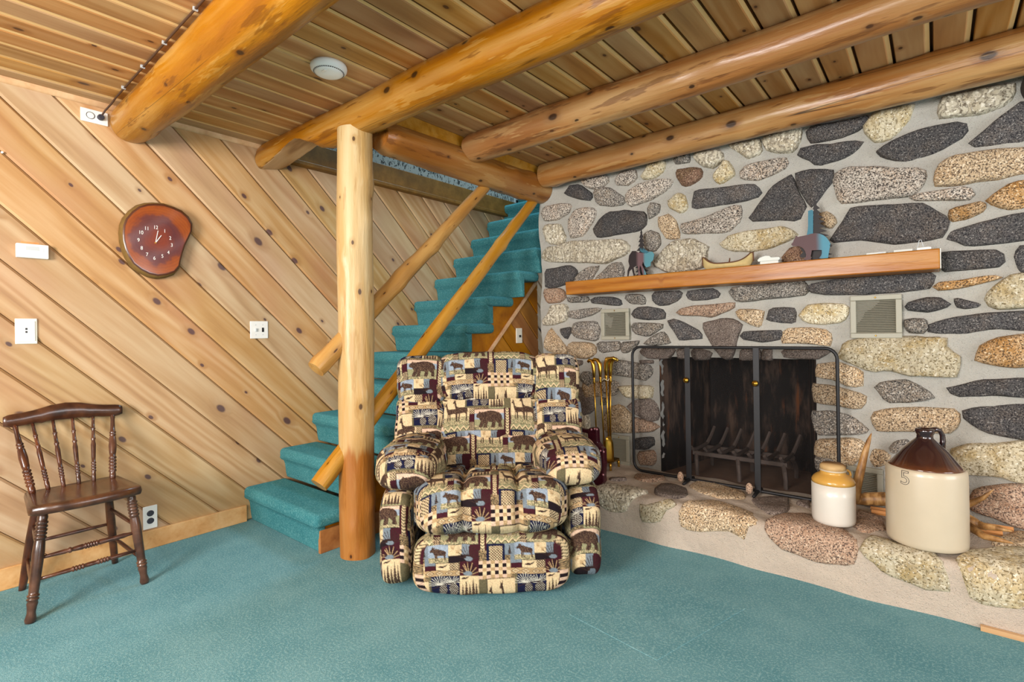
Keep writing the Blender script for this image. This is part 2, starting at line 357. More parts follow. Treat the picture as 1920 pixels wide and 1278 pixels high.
M['rawbark'] = plain('outer_bark', lin(112,84,34), .85, bump=.9, vary=.4, bscale=140)
M['antler'] = None
t = NT('antler'); p = t.obj(); n = t.noise(t.vmath('MULTIPLY', p, (40, 40, 14)), 1.0, 4)
M['antler'] = t.out(t.ramp(n, [(.3, lin(84,54,26)), (.5, lin(148,106,58)), (.7, lin(190,150,96))]), .5, t.bump(n, .5, .004))
M['stick'] = plain('fatwood', lin(204,140,80), .6, vary=.3)
t = NT('clock_burl'); p = t.obj(); d = t.n('ShaderNodeVectorMath', _operation='LENGTH', i0=t.vmath('MULTIPLY', p, (0, 1, .95))).outputs['Value']
n = t.noise(p, 14, 4, .6); dd = t.math('ADD', d, t.math('MULTIPLY', t.math('SUBTRACT', n, .5), .10))
c = t.ramp(dd, [(.03, lin(128,50,30)), (.085, lin(92,42,46)), (.115, lin(104,50,48)), (.13, lin(146,68,26)), (.16, lin(158,78,28)), (.19, lin(136,62,28))])
rg = t.n('ShaderNodeTexWave', _wave_type='RINGS', _rings_direction='X', Vector=p, Scale=22.0, Distortion=5.0, Detail=2.0).outputs['Fac']
c = t.mix(t.math('MULTIPLY', rg, .18), c, lin(90,36,20))
M['burl'] = t.out(c, .08, None, 0, .6, 1.0)
M['burlrim'] = plain('clock_dark_rim', lin(84,46,30), .2, coat=.8)
M['cordm'] = plain('cord_brown', lin(70,46,30), .6)
t = NT('tapestry'); a = t.n('ShaderNodeVertexColor', _layer_name='Col'); f = t.noise(t.gen(), 900, 2)
M['tapestry'] = t.out(t.mix(.25, a.outputs[0], t.mix(f, (0, 0, 0), (1, 1, 1)), 'OVERLAY'), .9, t.bump(f, .35, .002), 0, .15)
M['base'] = plain('recliner_base', lin(22,18,18), .7)
t = NT('window_glass'); t.set(t.b, 'Transmission_Weight', 1.0); t.set(t.b, 'IOR', 1.45); M['glass'] = t.out((1, 1, 1), .0)

# ================================================================== the room
XL, XR, YB, YF, ZC = -3.245, 2.9, 3.12, -2.0, 2.311
def shape(name, boxes, m, kind='structure', parent=None, bevel=0):
    b = MB()
    for q in boxes: b.box(*q)
    o = b.obj(name, m, parent, bevel=bevel)
    if kind and parent is None: tag(o, kind=kind)
    return o
# floor, with the square of carpet that is let into it
P4 = [(-1.13, 1.695), (-0.742, 1.64), (-0.60, 2.165), (-1.02, 2.235)]
floor = shape('floor', [((XL - .1, YF - .1, -.06), (XR + .1, 5.2, 0))], M['carpet'])
mb = MB()
cx = sum(p[0] for p in P4) / 4; cy = sum(p[1] for p in P4) / 4
mb.prism(P4, lambda a, b, d: (a, b, d), -.004, .002)
mb.obj('carpet_patch', M['carpet'], floor, bevel=.0015)

def clip_half(poly, n, d):
    "keep points with n.p <= d"
    out = []
    for i in range(len(poly)):
        a = poly[i]; b = poly[(i + 1) % len(poly)]
        da = n[0]*a[0] + n[1]*a[1] - d; db = n[0]*b[0] + n[1]*b[1] - d
        if da <= 0: out.append(a)
        if da * db < 0:
            t = da / (da - db); out.append((a[0] + (b[0]-a[0])*t, a[1] + (b[1]-a[1])*t))
    return out
def planks(parent, polys, org, X, Y, Z, edges, thick, gap, m, bevel, name='plank', jitter=.0015):
    """boards laid over convex polygons given in (u, v) along X, Y; edges: v of the joints"""
    mat = Matrix((X, Y, Z)).transposed().to_4x4(); mat.translation = Vector(org)
    for v0, v1 in zip(edges[:-1], edges[1:]):
        for poly in polys:
            q = clip_half(clip_half(poly, (0, 1), v1 - gap), (0, -1), -(v0 + gap))
            if len(q) < 3: continue
            w = max(p[1] for p in q) - min(p[1] for p in q)
            if w < .012 or max(p[0] for p in q) - min(p[0] for p in q) < .02: continue
            j = rng.uniform(-jitter, jitter); uc = (min(p[0] for p in q) + max(p[0] for p in q)) / 2; vc = (v0 + v1) / 2
            b = MB().prism([(p[0] - uc, p[1] - vc) for p in q], lambda a, c, d: (a, c, d), -thick, j)
            o = b.obj(name, m, parent, bevel=bevel, seg=1)
            o.matrix_basis = mat @ Matrix.Translation((uc, vc, 0))

# left wall: backing, then diagonal boards
wl = shape('wall_left', [((XL - .12, YF, 0), (XL - .022, 4.9, 4.7))], M['wallback'])
s2 = 1 / math.sqrt(2)
def uv(y, z): return ((y - z) * s2, (y + z) * s2)
top1 = [uv(YF, 0), uv(1.6, 0), uv(1.6, ZC + .02), uv(YF, ZC + .02)]
top2 = [uv(1.6, 0), uv(4.6, 0), uv(4.6, 2.33), uv(1.6, 2.33)]
polyW = [uv(YF, 0), uv(4.6, 0), uv(4.6, 2.33), uv(YF, 2.33)]
edges = [(1.308 + .2485 * k) * s2 for k in range(-18, 24)]
planks(wl, [polyW], (XL, 0, 0), Vector((0, s2, -s2)), Vector((0, s2, s2)), Vector((1, 0, 0)), edges, .02, .0012, M['wallwood'], .010)
bb = shape('baseboard_left', [((XL, YF, 0), (XL + .016, 1.362, .098))], M['trim'], bevel=.003)
# cove moulding under the ceiling
mb = MB(); n = 7
prof = [(XL, ZC - .026), (XL + .005, ZC - .026), (XL + .012, ZC - .021), (XL + .018, ZC - .013), (XL + .022, ZC - .005), (XL + .022, ZC), (XL, ZC)]
mb.prism(prof, lambda a, b, d: (a, d, b), YF, 1.52)
tag(mb.obj('trim_1', M['trim'], smooth=True), kind='structure')
# board that caps the panelling beside the stair opening, and the papered wall above
mb = MB(); mb.box((XL, 1.62, 2.262), (XL + .045, 4.35, 2.40)); mb.box((XL, 1.62, 2.238), (XL + .058, 4.35, 2.266))
tag(mb.obj('trim_2', M['darkboard'], bevel=.004), kind='structure')
shape('wall_upper', [((XL - .02, 1.5, 2.39), (XL + .006, 4.12, 4.7))], M['paper'])

# stair well above the ceiling
shape('wall_stairwell', [((XL - .1, 4.75, 1.9), (-2.2, 4.85, 4.7)), ((-2.215, 1.62, 2.33), (-2.15, 4.85, 4.7)), ((XL, 1.42, 2.34), (-2.15, 1.50, 4.7)), ((XL - .1, 1.42, 4.7), (-2.1, 4.85, 4.76))], M['plaster'])
shape('trim_3', [((XL + .0, 4.12, 2.36), (XL + .03, 4.19, 4.6))], M['darkboard'])
shape('wall_landing', [((XL - .02, 4.19, 2.30), (XL + .004, 4.75, 4.6))], M['pinkwall'])

# ceiling: boards run away from the camera side, V joints between
ce = shape('ceiling', [((-2.18, YF, ZC + .024), (XR, YB + .2, ZC + .1)), ((XL - .1, YF, ZC + .024), (-2.18, 1.56, ZC + .1))], M['backing'])
ed = [-.1303 * k for k in range(25, -24, -1)]
polyA = [(YF, XL - .02), (1.56, XL - .02), (1.56, -2.2151), (YF, -2.2151)]
polyB = [(YF, -2.2151), (YB + .02, -2.2151), (YB + .02, XR), (YF, XR)]
# local x = world y, local y = world x, local z = down
def ceil_plank(x0, x1, y0, y1):
    j = rng.uniform(-.001, .001); z = ZC + j; g = .0055
    pr = [(x0 + g, ZC + .024), (x0 + g, z + .003), (x0 + g + .003, z), (x1 - g - .019, z), (x1 - g - .015, z + .004), (x1 - g, z + .006), (x1 - g, ZC + .024)]
    yc = (y0 + y1) / 2
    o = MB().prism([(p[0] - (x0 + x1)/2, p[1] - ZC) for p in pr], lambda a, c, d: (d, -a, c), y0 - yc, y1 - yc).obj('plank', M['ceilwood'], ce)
    o.data.materials.append(M['litstrip']); w = (x1 - x0) / 2
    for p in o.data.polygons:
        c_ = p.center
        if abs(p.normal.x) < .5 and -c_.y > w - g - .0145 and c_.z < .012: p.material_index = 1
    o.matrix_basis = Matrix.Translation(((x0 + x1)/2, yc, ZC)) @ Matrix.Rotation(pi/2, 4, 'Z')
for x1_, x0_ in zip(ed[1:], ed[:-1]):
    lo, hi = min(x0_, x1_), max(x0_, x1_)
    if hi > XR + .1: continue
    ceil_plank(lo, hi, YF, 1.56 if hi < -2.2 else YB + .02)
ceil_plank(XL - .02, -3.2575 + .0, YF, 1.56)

# the two walls behind the camera, with their windows
def wall_hole(name, fix, lo, hi, z1, holes, thick, axis, m):
    b = MB(); cuts = sorted([lo, hi] + [h for q in holes for h in q[:2]])
    for a0, a1 in zip(cuts[:-1], cuts[1:]):
        hs = [q for q in holes if q[0] <= a0 + 1e-6 and q[1] >= a1 - 1e-6]
        segs = [(0, z1)] if not hs else [(0, hs[0][2]), (hs[0][3], z1)]
        for z0, zz in segs:
            if axis == 'y': b.box((a0, fix - thick, z0), (a1, fix, zz))
            else: b.box((fix, a0, z0), (fix + thick, a1, zz))
    return tag(b.obj(name, m), kind='structure')
wall_hole('wall_front', YF, XL - .1, XR + .1, 2.4, [(-2.4, -.2, .6, 2.05), (.4, 2.4, .6, 2.05)], .12, 'y', M['plaster'])
wall_hole('wall_right', XR, YF, YB + .2, 2.4, [(.7, 2.5, .5, 2.05), (-1.6, -.2, .5, 2.05)], .12, 'x', M['plaster'])
for i, (ax, f, a0, a1, z0, z1) in enumerate([('y', YF, -2.4, -.2, .6, 2.05), ('y', YF, .4, 2.4, .6, 2.05), ('x', XR, .7, 2.5, .5, 2.05), ('x', XR, -1.6, -.2, .5, 2.05)]):
    b = MB(); mid = (a0 + a1) / 2
    for q in [(a0, a1, z0, z0 + .06), (a0, a1, z1 - .06, z1), (a0, a0 + .06, z0, z1), (a1 - .06, a1, z0, z1), (mid - .025, mid + .025, z0, z1)]:
        if ax == 'y': b.box((q[0], f - .09, q[2]), (q[1], f - .03, q[3]))
        else: b.box((f + .03, q[0], q[2]), (f + .09, q[1], q[3]))
    wo = tag(b.obj('window_%d' % (i + 1), M['trim']), kind='structure')

# ================================================================== stone wall
HX0, HX1, HZ0, HZ1 = -1.362, -.492, .0, .948
wb = empty('wall_back'); tag(wb, kind='structure')
xs = np.unique(np.concatenate([np.linspace(-2.285, HX0, 20), np.linspace(HX0, HX1, 16), np.linspace(HX1, XR, 56)]))
zs = np.unique(np.concatenate([np.linspace(0, HZ1, 24), np.linspace(HZ1, 2.36, 30)]))
V = []; F = []; idx = {}
for i, x in enumerate(xs):
    for j, z in enumerate(zs):
        w = .004 * sin(17*x + 3*z) + .004 * sin(23*z - 5*x) + .003 * sin(41*x + 37*z)
        xx = x + (.012 * sin(9*z) if i == 0 else 0)
        idx[i, j] = len(V); V.append((xx, YB + w, z))
for i in range(len(xs) - 1):
    for j in range(len(zs) - 1):
        if xs[i] >= HX0 - 1e-6 and xs[i+1] <= HX1 + 1e-6 and zs[j+1] <= HZ1 + 1e-6: continue
        F.append((idx[i, j], idx[i+1, j], idx[i+1, j+1], idx[i, j+1]))
b = MB().add(V, F)
# return of the chimney breast along the stair
nv = b.n; R = []
for j, z in enumerate(zs): R += [(-2.285 + .012 * sin(9*z), YB, z), (-2.285, YB + .55, z), (-2.285, YB + 1.3, z)]
FF = []
for j in range(len(zs) - 1):
    for k in range(2): FF.append((3*j + k, 3*j + k + 1, 3*j + k + 4, 3*j + k + 3))
b.add(R, FF)
b.obj('mortar_face', M['mortar'], wb, smooth='all', fix=False)
shape('wall_core', [((-2.27, YB + .72, 0), (XR, YB + .8, 2.4))], M['backing'])

def resample(poly, n, jit):
    p = np.array(poly, float)
    # one soft corner cut
    q = []
    for i in range(len(p)):
        a, c = p[i], p[(i + 1) % len(p)]
        q += [a * .90 + c * .10, a * .10 + c * .90]
    q = np.array(q); d = np.linalg.norm(np.roll(q, -1, 0) - q, axis=1); s = np.concatenate([[0], np.cumsum(d)]); L = s[-1]
    qq = np.vstack([q, q[:1]]); u = np.linspace(0, L, n, endpoint=False)
    out = np.stack([np.interp(u, s, qq[:, k]) for k in range(2)], 1)
    c = out.mean(0); r = rng.normal(0, 1, n); r = (r + np.roll(r, 1)) * .5
    return c + (out - c) * (1 + jit * r)[:, None]
def stone_mesh(poly, m, fn, h, parent, flat=.0, name='stone'):
    "poly in 2-D; fn(a, b, height) -> world"
    P = np.array(poly, float); P = P.mean(0) + (P - P.mean(0)) * 1.08; per = np.linalg.norm(np.roll(P, -1, 0) - P, axis=1).sum()
    n = int(min(34, max(16, per / .035))); Q = resample(P, n, .03); c = Q.mean(0)
    V = []; F = []
    size = min(np.ptp(Q[:, 0]), np.ptp(Q[:, 1]))
    inset = min(.014, size * .16)
    d = Q - c; L = np.linalg.norm(d, axis=1)[:, None]
    tilt = rng.uniform(-.10, .10, 2); off = rng.uniform(0, 9, 3)
    def ht(q, k):
        e = .0045 * math.sin(31 * q[0] + off[0]) + .0045 * math.sin(37 * q[1] + off[1]) + .003 * math.sin(70 * (q[0] + q[1]) + off[2]) + .002 * math.sin(140 * q[0] - 90 * q[1] + off[1])
        t = tilt[0] * (q[0] - c[0]) + tilt[1] * (q[1] - c[1])
        return h * k + max(-.012, min(.012, t * .5)) + e * (1 - flat) * min(1, k)
    for sc, ins, k in ((1.03, 0, -.55), (1.01, 0, .10), (1.01, inset * .3, .70), (1.0, inset * .9, .97)):
        for i in range(n):
            q = c + d[i] * (1 - ins / max(L[i, 0], .01)) * sc
            V.append(fn(q[0], q[1], ht(q, k) if k > 0.2 else h * k))
    for sc, k in ((.62, 1.05), (.3, 1.08)):
        for i in range(n):
            q = c + d[i] * sc; V.append(fn(q[0], q[1], ht(q, k)))
    V.append(fn(c[0], c[1], ht(c, 1.08)))
    for r in range(5):
        for i in range(n):
            j = (i + 1) % n; F.append((r*n+i, r*n+j, (r+1)*n+j, (r+1)*n+i))
    for i in range(n): F.append((5*n+i, 5*n+(i+1) % n, 6*n))
    cw = fn(c[0], c[1], 0)
    o = MB().add(V, F).obj(name, m, parent, smooth='all', loc=tuple(cw))
    return o
CROPS = {'A': (1000, 200, 3.994), 'B': (1440, 150, 3.994), 'C': (1000, 500, 3.994), 'D': (1440, 450, 3.994), 'E': (1440, 750, 3.994), 'S': (1150, 630, 3.993), 'F': (1060, 850, 2.2326), 'P': (0, 0, 1.0)}
def topix(txt):
    k, rest = txt.split(':'); ox, oy, s = CROPS[k[0]]
    v = [float(x) for x in rest.replace(' ', ',').split(',')]
    return [(ox + v[i] / s, oy + v[i+1] / s) for i in range(0, len(v), 2)]
WALLSTONES = """k A:225,650 262,590 340,580 430,650 425,700 330,690
l A:350,560 420,530 545,510 550,560 500,600 450,615 390,600
g A:455,650 485,600 560,605 680,680 670,725 580,742 480,730
l A:610,540 660,480 760,470 768,540 700,592 620,580
y A:805,530 860,425 985,405 970,480 900,530 830,545
l A:690,700 700,640 780,580 960,540 1030,545 1020,590 900,680 720,745
g A:1045,395 1075,365 1165,355 1165,415 1060,430
b A:1065,470 1180,447 1255,465 1250,530 1150,592 1110,585 1070,520
w A:1200,350 1300,325 1400,325 1420,390 1340,455 1260,440 1205,390
y A:1340,520 1440,390 1490,460 1500,510 1400,575 1360,550
w A:1460,290 1550,260 1690,235 1700,340 1600,385 1540,340
l A:1550,490 1600,430 1760,395 1870,380 1900,420 1880,460 1680,550 1560,540
y A:1000,710 1085,645 1130,660 1160,760 1100,795 1020,760
k A:1215,625 1640,580 1695,630 1690,670 1560,705 1440,725 1215,760 1190,735
g A:850,760 880,715 940,730 935,790 860,840
l A:60,800 80,745 190,722 275,730 260,790 180,840 80,855
l A:262,850 300,780 390,750 460,765 450,830 370,960 280,980 262,920
k A:450,920 490,840 570,785 700,775 820,790 840,870 800,920 650,950 480,975
t A:930,830 1010,800 1060,850 1090,960 1080,985 990,985 935,900
l A:1105,880 1290,820 1480,740 1545,745 1535,860 1440,935 1130,945
w A:70,920 90,880 190,875 230,985 190,1030 100,1020
k P:1405,410 1445,352 1482,326 1488,338 1497,360 1509,385 1496,410
k P:1489,326 1520,317 1561,319 1558,340 1532,375 1521,385 1508,372 1494,345
w A:75,1130 100,1050 180,1045 280,1005 560,1000 640,1005 695,1050 660,1100 520,1170 300,1160 110,1155
k A:85,1250 95,1215 270,1190 312,1240 295,1300 180,1345 90,1350
g A:330,1250 400,1200 490,1190 440,1270 430,1330 300,1330
g A:465,1280 560,1180 640,1170 670,1220 650,1330 460,1330
g A:820,960 870,925 930,950 945,1020 900,1085 830,1060
w A:900,1170 960,1090 1060,1010 1180,985 1300,1050 1290,1110 1280,1190 1100,1240 1000,1230 930,1200
y P:1349,458 1370,441 1405,432 1465,426 1492,436 1490,442 1465,455 1440,465 1410,471 1375,470
b P:1463,485 1480,463 1500,462 1510,475 1508,492 1470,492
w P:1429,262 1440,253 1480,243 1500,240 1498,262 1487,282 1460,285 1435,278
k B:290,390 320,345 560,300 740,270 740,300 690,360 560,420 430,450 335,465
y B:705,350 760,290 800,240 1060,180 1090,170 1060,280 960,400 900,440 820,465 730,390
w B:1290,240 1300,130 1500,80 1830,20 1845,60 1790,170 1600,240 1300,275
k B:230,560 250,510 380,475 440,480 600,455 690,450 695,480 600,560 480,610 370,640 330,600
k B:820,530 860,500 1000,420 1150,360 1400,315 1460,325 1470,370 1420,430 1250,530 1120,580 1000,595 850,560
k B:1520,460 1620,370 1720,280 1860,180 1920,150 2050,190 2050,400 1900,450 1700,470 1580,488
l B:505,750 530,680 600,650 720,645 960,660 1130,660 1180,700 1150,760 1060,860 800,890 570,915 520,830
t B:1255,690 1290,620 1400,565 1700,520 1920,500 2090,520 2100,660 1900,690 1700,730 1400,775 1270,785
l B:1070,880 1120,850 1300,820 1490,795 1530,830 1540,870 1490,895 1300,895 1100,900
o B:1640,900 1700,840 1800,780 1920,745 2080,750 2080,900 1900,950 1800,960 1720,940
o B:1360,1010 1370,960 1440,940 1600,905 1640,930 1620,980 1480,1040 1370,1060
k B:480,1200 560,1080 630,960 760,940 950,935 1130,930 1200,960 1310,1040 1310,1080 1260,1180 1080,1205 960,1220 800,1205 690,1190 520,1205
k B:1370,1190 1380,1130 1600,1060 1920,990 2090,1000 2090,1180 1920,1190 1700,1215 1500,1235 1440,1210
t B:380,1000 440,980 500,1020 515,1060 470,1110 400,1080
p C:80,200 90,165 180,160 225,180 235,230 190,265 100,270
g C:250,225 400,222 410,250 380,262 265,268
k C:435,250 470,225 580,225 640,245 655,290 560,285 440,270
g C:680,240 700,205 800,205 835,240 825,285 720,275
k C:890,220 905,185 1090,180 1105,210 1080,250 1000,285 930,292 895,260
k C:1140,215 1150,180 1330,160 1390,195 1380,225 1280,250 1165,250
g P:1370,548 1380,538 1400,535 1500,527 1508,540 1507,552 1480,556 1440,560 1390,565 1378,562
w C:65,410 110,350 130,290 230,280 250,320 245,400 160,430 75,440
g C:255,350 270,330 400,312 490,305 500,325 440,360 330,388 270,375
k C:730,360 760,305 850,295 960,320 980,340 970,390 870,395 760,385
g C:735,450 750,420 860,420 950,430 960,450 860,520 760,500
p C:1080,345 1110,310 1200,290 1380,280 1440,270 1490,270 1490,300 1440,330 1340,375 1240,365 1110,360
t C:1515,340 1530,320 1640,318 1720,330 1715,390 1695,455 1620,430 1540,390
k C:1745,400 1770,310 1900,305 1955,310 1960,350 1955,425 1850,420
k C:195,465 275,450 275,490 245,545 215,515
g C:285,500 300,420 440,405 480,420 495,480 465,555 340,535
k C:1005,410 1050,392 1120,420 1240,480 1265,530 1090,550 1060,490
d C:1265,430 1400,392 1500,400 1557,440 1520,530 1505,600 1480,680 1420,690 1360,620 1320,560
g C:820,580 880,520 960,480 1000,520 1025,575 900,590
k C:1550,520 1580,485 1700,480 1840,475 1860,500 1840,545 1720,565 1580,545
t D:100,740 120,665 300,655 450,680 465,760 450,790 300,775 110,770
t C:80,580 100,490 130,460 200,550 240,610 240,640 180,655 90,620
t C:250,620 270,565 400,570 460,595 455,650 400,690 310,680 265,650
g C:470,580 490,562 640,560 640,625 500,645
g C:655,565 790,555 760,600 700,645 655,645
d C:795,640 820,600 1060,605 1040,650 990,690 850,685
d C:250,720 290,700 360,700 360,730 300,750
g C:540,770 570,700 640,700 740,720 860,740 880,790 830,850 740,830 620,810 545,800
d C:785,700 890,698 890,725 800,725
g C:340,830 370,785 420,790 450,850 450,920 400,890
l C:510,860 560,845 630,870 620,960 560,970 510,930
y C:635,900 740,890 880,895 885,980 800,990 680,970
d C:695,1050 760,1000 880,990 930,1060 930,1140 860,1160 760,1100
d C:300,920 340,905 440,980 455,1060 380,1120 310,1140
t C:520,1150 560,1060 640,1035 720,1100 735,1180 730,1240 540,1240
p C:745,1130 880,1165 940,1200 880,1235 748,1242
g C:500,980 560,990 540,1030 500,1040
d C:1070,620 1130,610 1155,690 1085,690
d C:1180,640 1210,600 1330,640 1310,695 1200,698
d C:1540,640 1570,600 1680,610 1700,660 1690,700 1540,700
d C:1708,620 1780,610 1785,700 1708,700
d D:100,820 460,815 450,840 380,890 250,890 120,880
k S:150,770 290,755 300,815 240,850 150,850
p S:180,870 300,860 310,940 290,970 200,965
k D:310,360 330,330 480,300 700,270 1200,245 1235,270 1190,360 1000,385 700,405 460,405 340,390
o D:1245,350 1280,315 1420,300 1600,270 1730,262 1745,285 1650,310 1450,360 1290,375
k D:1290,210 1310,90 1450,80 1720,75 1755,110 1750,190 1500,220 1330,235
k D:1850,130 1880,60 1920,40 2090,60 2090,260 1900,240
y D:1625,450 1660,380 1800,270 1920,250 2090,280 2090,480 1920,500 1750,515 1660,490
k D:1030,500 1060,460 1180,430 1280,428 1370,485 1310,510 1200,540 1060,525
k D:1395,440 1420,432 1500,450 1590,475 1570,500 1480,515 1410,500
y D:240,570 290,490 400,475 600,480 605,540 560,610 420,630 290,615
g D:1020,600 1080,585 1180,590 1200,650 1160,700 1060,695 1025,660
k D:1230,690 1235,630 1400,580 1640,550 1920,535 2090,540 2090,660 1920,680 1700,660 1480,700
y D:555,890 590,770 800,735 1100,730 1310,740 1325,820 1430,880 1430,920 1390,1025 1230,1010 1050,1010 900,970 810,985 650,930
o D:1555,910 1600,790 1700,740 1880,710 2090,700 2090,930 1850,950 1650,920
g D:800,1110 860,1070 1030,1050 1140,1100 1240,1170 1200,1195 1060,1215 890,1218 850,1160
k D:1340,1110 1450,1090 1600,1050 1920,1040 2090,1060 2090,1190 1920,1180 1700,1165 1420,1175
t D:360,935 520,920 660,960 710,1000 700,1090 600,1095 480,1040 370,1030
t D:330,1080 500,1100 640,1140 720,1160 720,1230 680,1265 520,1240 350,1215
g E:325,90 500,90 620,120 700,180 760,240 640,260 480,262 370,255
t E:345,370 360,300 480,300 600,290 700,310 730,350 680,440 620,490 540,490 450,450 350,410
t E:760,440 790,370 860,380 925,420 900,480 800,510
t E:780,140 810,85 950,65 1200,60 1400,70 1430,120 1410,200 1350,255 1200,240 1000,230 850,235
k E:1470,90 1560,60 1700,50 1920,40 2090,60 2090,290 1900,290 1700,260 1560,210 1490,150
g E:900,370 950,310 1040,300 1080,330 1000,395 930,400
y E:1360,480 1380,370 1500,340 1700,330 1920,310 2090,320 2090,620 1860,610 1740,570 1440,550
p E:1500,790 1560,690 1650,660 1800,640 1940,640 2090,680 2090,960 1900,960 1700,880 1560,840
g P:1527,856 1560,856 1572,866 1572,884 1531,884
p E:1000,700 1100,600 1300,620 1400,720 1300,840 1050,820
g P:1024,672 1072,670 1082,705 1030,712
t P:1090,720 1126,716 1128,742 1096,746
g P:1030,730 1066,728 1060,800 1034,806
w P:1080,760 1100,770 1108,840 1084,850"""
def wall_fn(a, b, h): return (a, YB - h, b)
SH = {'k': .024, 'w': .034, 'y': .034}
for ln in WALLSTONES.split('\n'):
    ty, rest = ln.split(' ', 1)
    pl = [hit(px, py, 1, YB - .02) for px, py in topix(rest)]
    stone_mesh([(p[0], p[2]) for p in pl], M['s_' + ty], wall_fn, SH.get(ty, .028) * rng.uniform(.8, 1.2), wb)
# the wall goes on beyond the frame
zrow = .32
while zrow < 2.2:
    hh = rng.uniform(.10, .19); x = .345 + rng.uniform(0, .08)
    while x < 1.9:
        w = rng.uniform(.16, .42)
        pl = [(x + .5*w + (.5*w - .004) * cos(a) * (1 + .12 * sin(5*a + x*9)), zrow + hh/2 + (hh/2 - .012) * sin(a) * (1 + .1 * cos(3*a + x*5))) for a in np.linspace(.39, 2*pi + .39, 9)[:-1]]
        stone_mesh(pl, M['s_' + rng.choice(list('kglty'))], wall_fn, .028, wb); x += w + .03
    zrow += hh + .03

# firebox
b = MB(); dx = .13; yb = YB + .56; fl = .205
A = [(HX0, YB), (HX0 + dx, yb), (HX1 - dx, yb), (HX1, YB)]
Vv = [(x, y, z) for x, y in A for z in (fl, HZ1 + .02)]
b.add(Vv, [(0, 2, 3, 1), (2, 4, 5, 3), (4, 6, 7, 5), (1, 3, 5, 7)])
fb = empty('firebox', ((HX0 + HX1) / 2, YB + .2, .2)); tag(fb, 'sooty open firebox in the grey stone chimney breast', 'fireplace')
fb.location = (0, 0, 0)
b.obj('firebox_lining', M['soot'], fb, fix=False)
MB().box((HX0 + .002, YB - .005, fl - .03), (HX1 - .002, yb, fl + .004)).obj('firebox_floor', M['fbfloor'], fb)
# pale scale on the left jamb
Q = [(YB + .012 + .018 * sin(z * 40) + .012 * sin(z * 95), z) for z in np.linspace(.3, .93, 40)]
MB().add([(HX0 + .006, y, z) for y, z in Q] + [(HX0 + .010, y + .022 + .02 * abs(sin(z * 31)), z) for y, z in Q], [(i, i+1, 41+i, 40+i) for i in range(39)]).obj('scale_streak', M['ash'], fb)

# ================================================================== hearth
HY, HZ = 2.548, .222; RR = .035
def hearth_fn(x, s, h):
    "s runs from the wall over the top, round the edge, down the front"
    L1 = (YB - HY) - RR; La = RR * pi / 2
    wob = .008 * sin(6*x) + .006 * sin(15*x + 2)
    if s < L1: return (x, YB - s, HZ + h + .003 * sin(11*x))
    if s < L1 + La:
        a = (s - L1) / RR; return (x, HY + RR - (RR + h) * sin(a) + wob * min(1, a), HZ - RR + (RR + h) * cos(a))
    return (x, HY - h + wob, HZ - RR - (s - L1 - La))
LT = (YB - HY) - RR + RR * pi / 2 + (HZ - RR)
he = empty('hearth'); tag(he, 'raised hearth of mixed stones set in pale mortar before the fireplace', 'hearth')
V = []; F = []; X = np.linspace(-1.93, 1.9, 90); S = np.linspace(0, LT + .02, 40)
for x in X:
    for s in S:
        p = hearth_fn(x, s, 0); w = .003 * sin(30*x + 20*s) + .003 * sin(47*s - 13*x); V.append((p[0], p[1] - w * .4, p[2] + w))
n = len(S)
for i in range(len(X) - 1):
    for j in range(n - 1): F.append((i*n+j, i*n+j+1, (i+1)*n+j+1, (i+1)*n+j))
b = MB().add(V, F); b.box((-1.93, HY + .03, 0), (1.9, YB, HZ - .03))
b.obj('mortar_bed', M['hmortar'], he, smooth=True)
HSTONES = """w F:112,145 200,130 300,150 340,165 270,190 250,240 180,232 115,190
y F:315,200 340,192 440,200 465,212 420,230 400,280 350,285 318,280
d F:375,155 400,132 450,130 500,145 508,180 450,190 390,180
t F:530,140 560,120 640,140 740,165 750,185 650,188 560,165
t F:480,240 500,215 620,205 760,240 800,280 750,300 740,355 680,320 560,325 500,310
d F:780,190 840,183 930,190 935,235 900,255 850,255 810,220
p F:840,290 940,258 1000,255 1100,290 1200,340 1205,400 1190,450 1060,445 920,395 860,340
d F:965,210 1000,195 1025,205 1020,232
y F:1240,385 1300,352 1500,400 1570,440 1598,568 1500,560 1340,490 1290,440
p F:1205,300 1230,240 1320,270 1340,320 1250,330
y F:1645,450 1700,420 1920,410 1990,420 1990,640 1800,630 1700,590 1680,530
p F:290,100 300,86 420,100 400,115 310,115
d F:182,108 250,103 258,115 190,119
t F:1780,375 1900,330 1980,360 1970,395 1850,400"""
def pix2hs(px, py):
    p = hit(px, py, 2, HZ)
    if p[1] > HY + .0: return (p[0], YB - p[1] if p[1] > HY + RR else (YB - HY) - RR + (HY + RR - p[1]) * 1.2)
    p = hit(px, py, 1, HY); return (p[0], (YB - HY) - RR + RR * pi / 2 + max(0, HZ - RR - p[2]))
for ln in HSTONES.split('\n'):
    ty, rest = ln.split(' ', 1)
    pl = [pix2hs(*q) for q in topix(rest)]
    stone_mesh(pl, M['s_' + ty], hearth_fn, .014, he, flat=.6)
x = .36
while x < 1.8:
    w = rng.uniform(.25, .4)
    for s0, s1 in ((.05, .25), (.3, .62)):
        stone_mesh([(x + .5*w + .45*w*cos(a), (s0+s1)/2 + (s1-s0)*.45*sin(a)) for a in np.linspace(0, 2*pi, 9)[:-1]], M['s_' + rng.choice(list('todp'))], hearth_fn, .014, he, flat=.5)
    x += w + .05
shape('baseboard_back', [((.112, HY - .022, 0), (1.9, HY - .004, .018))], M['trim'])

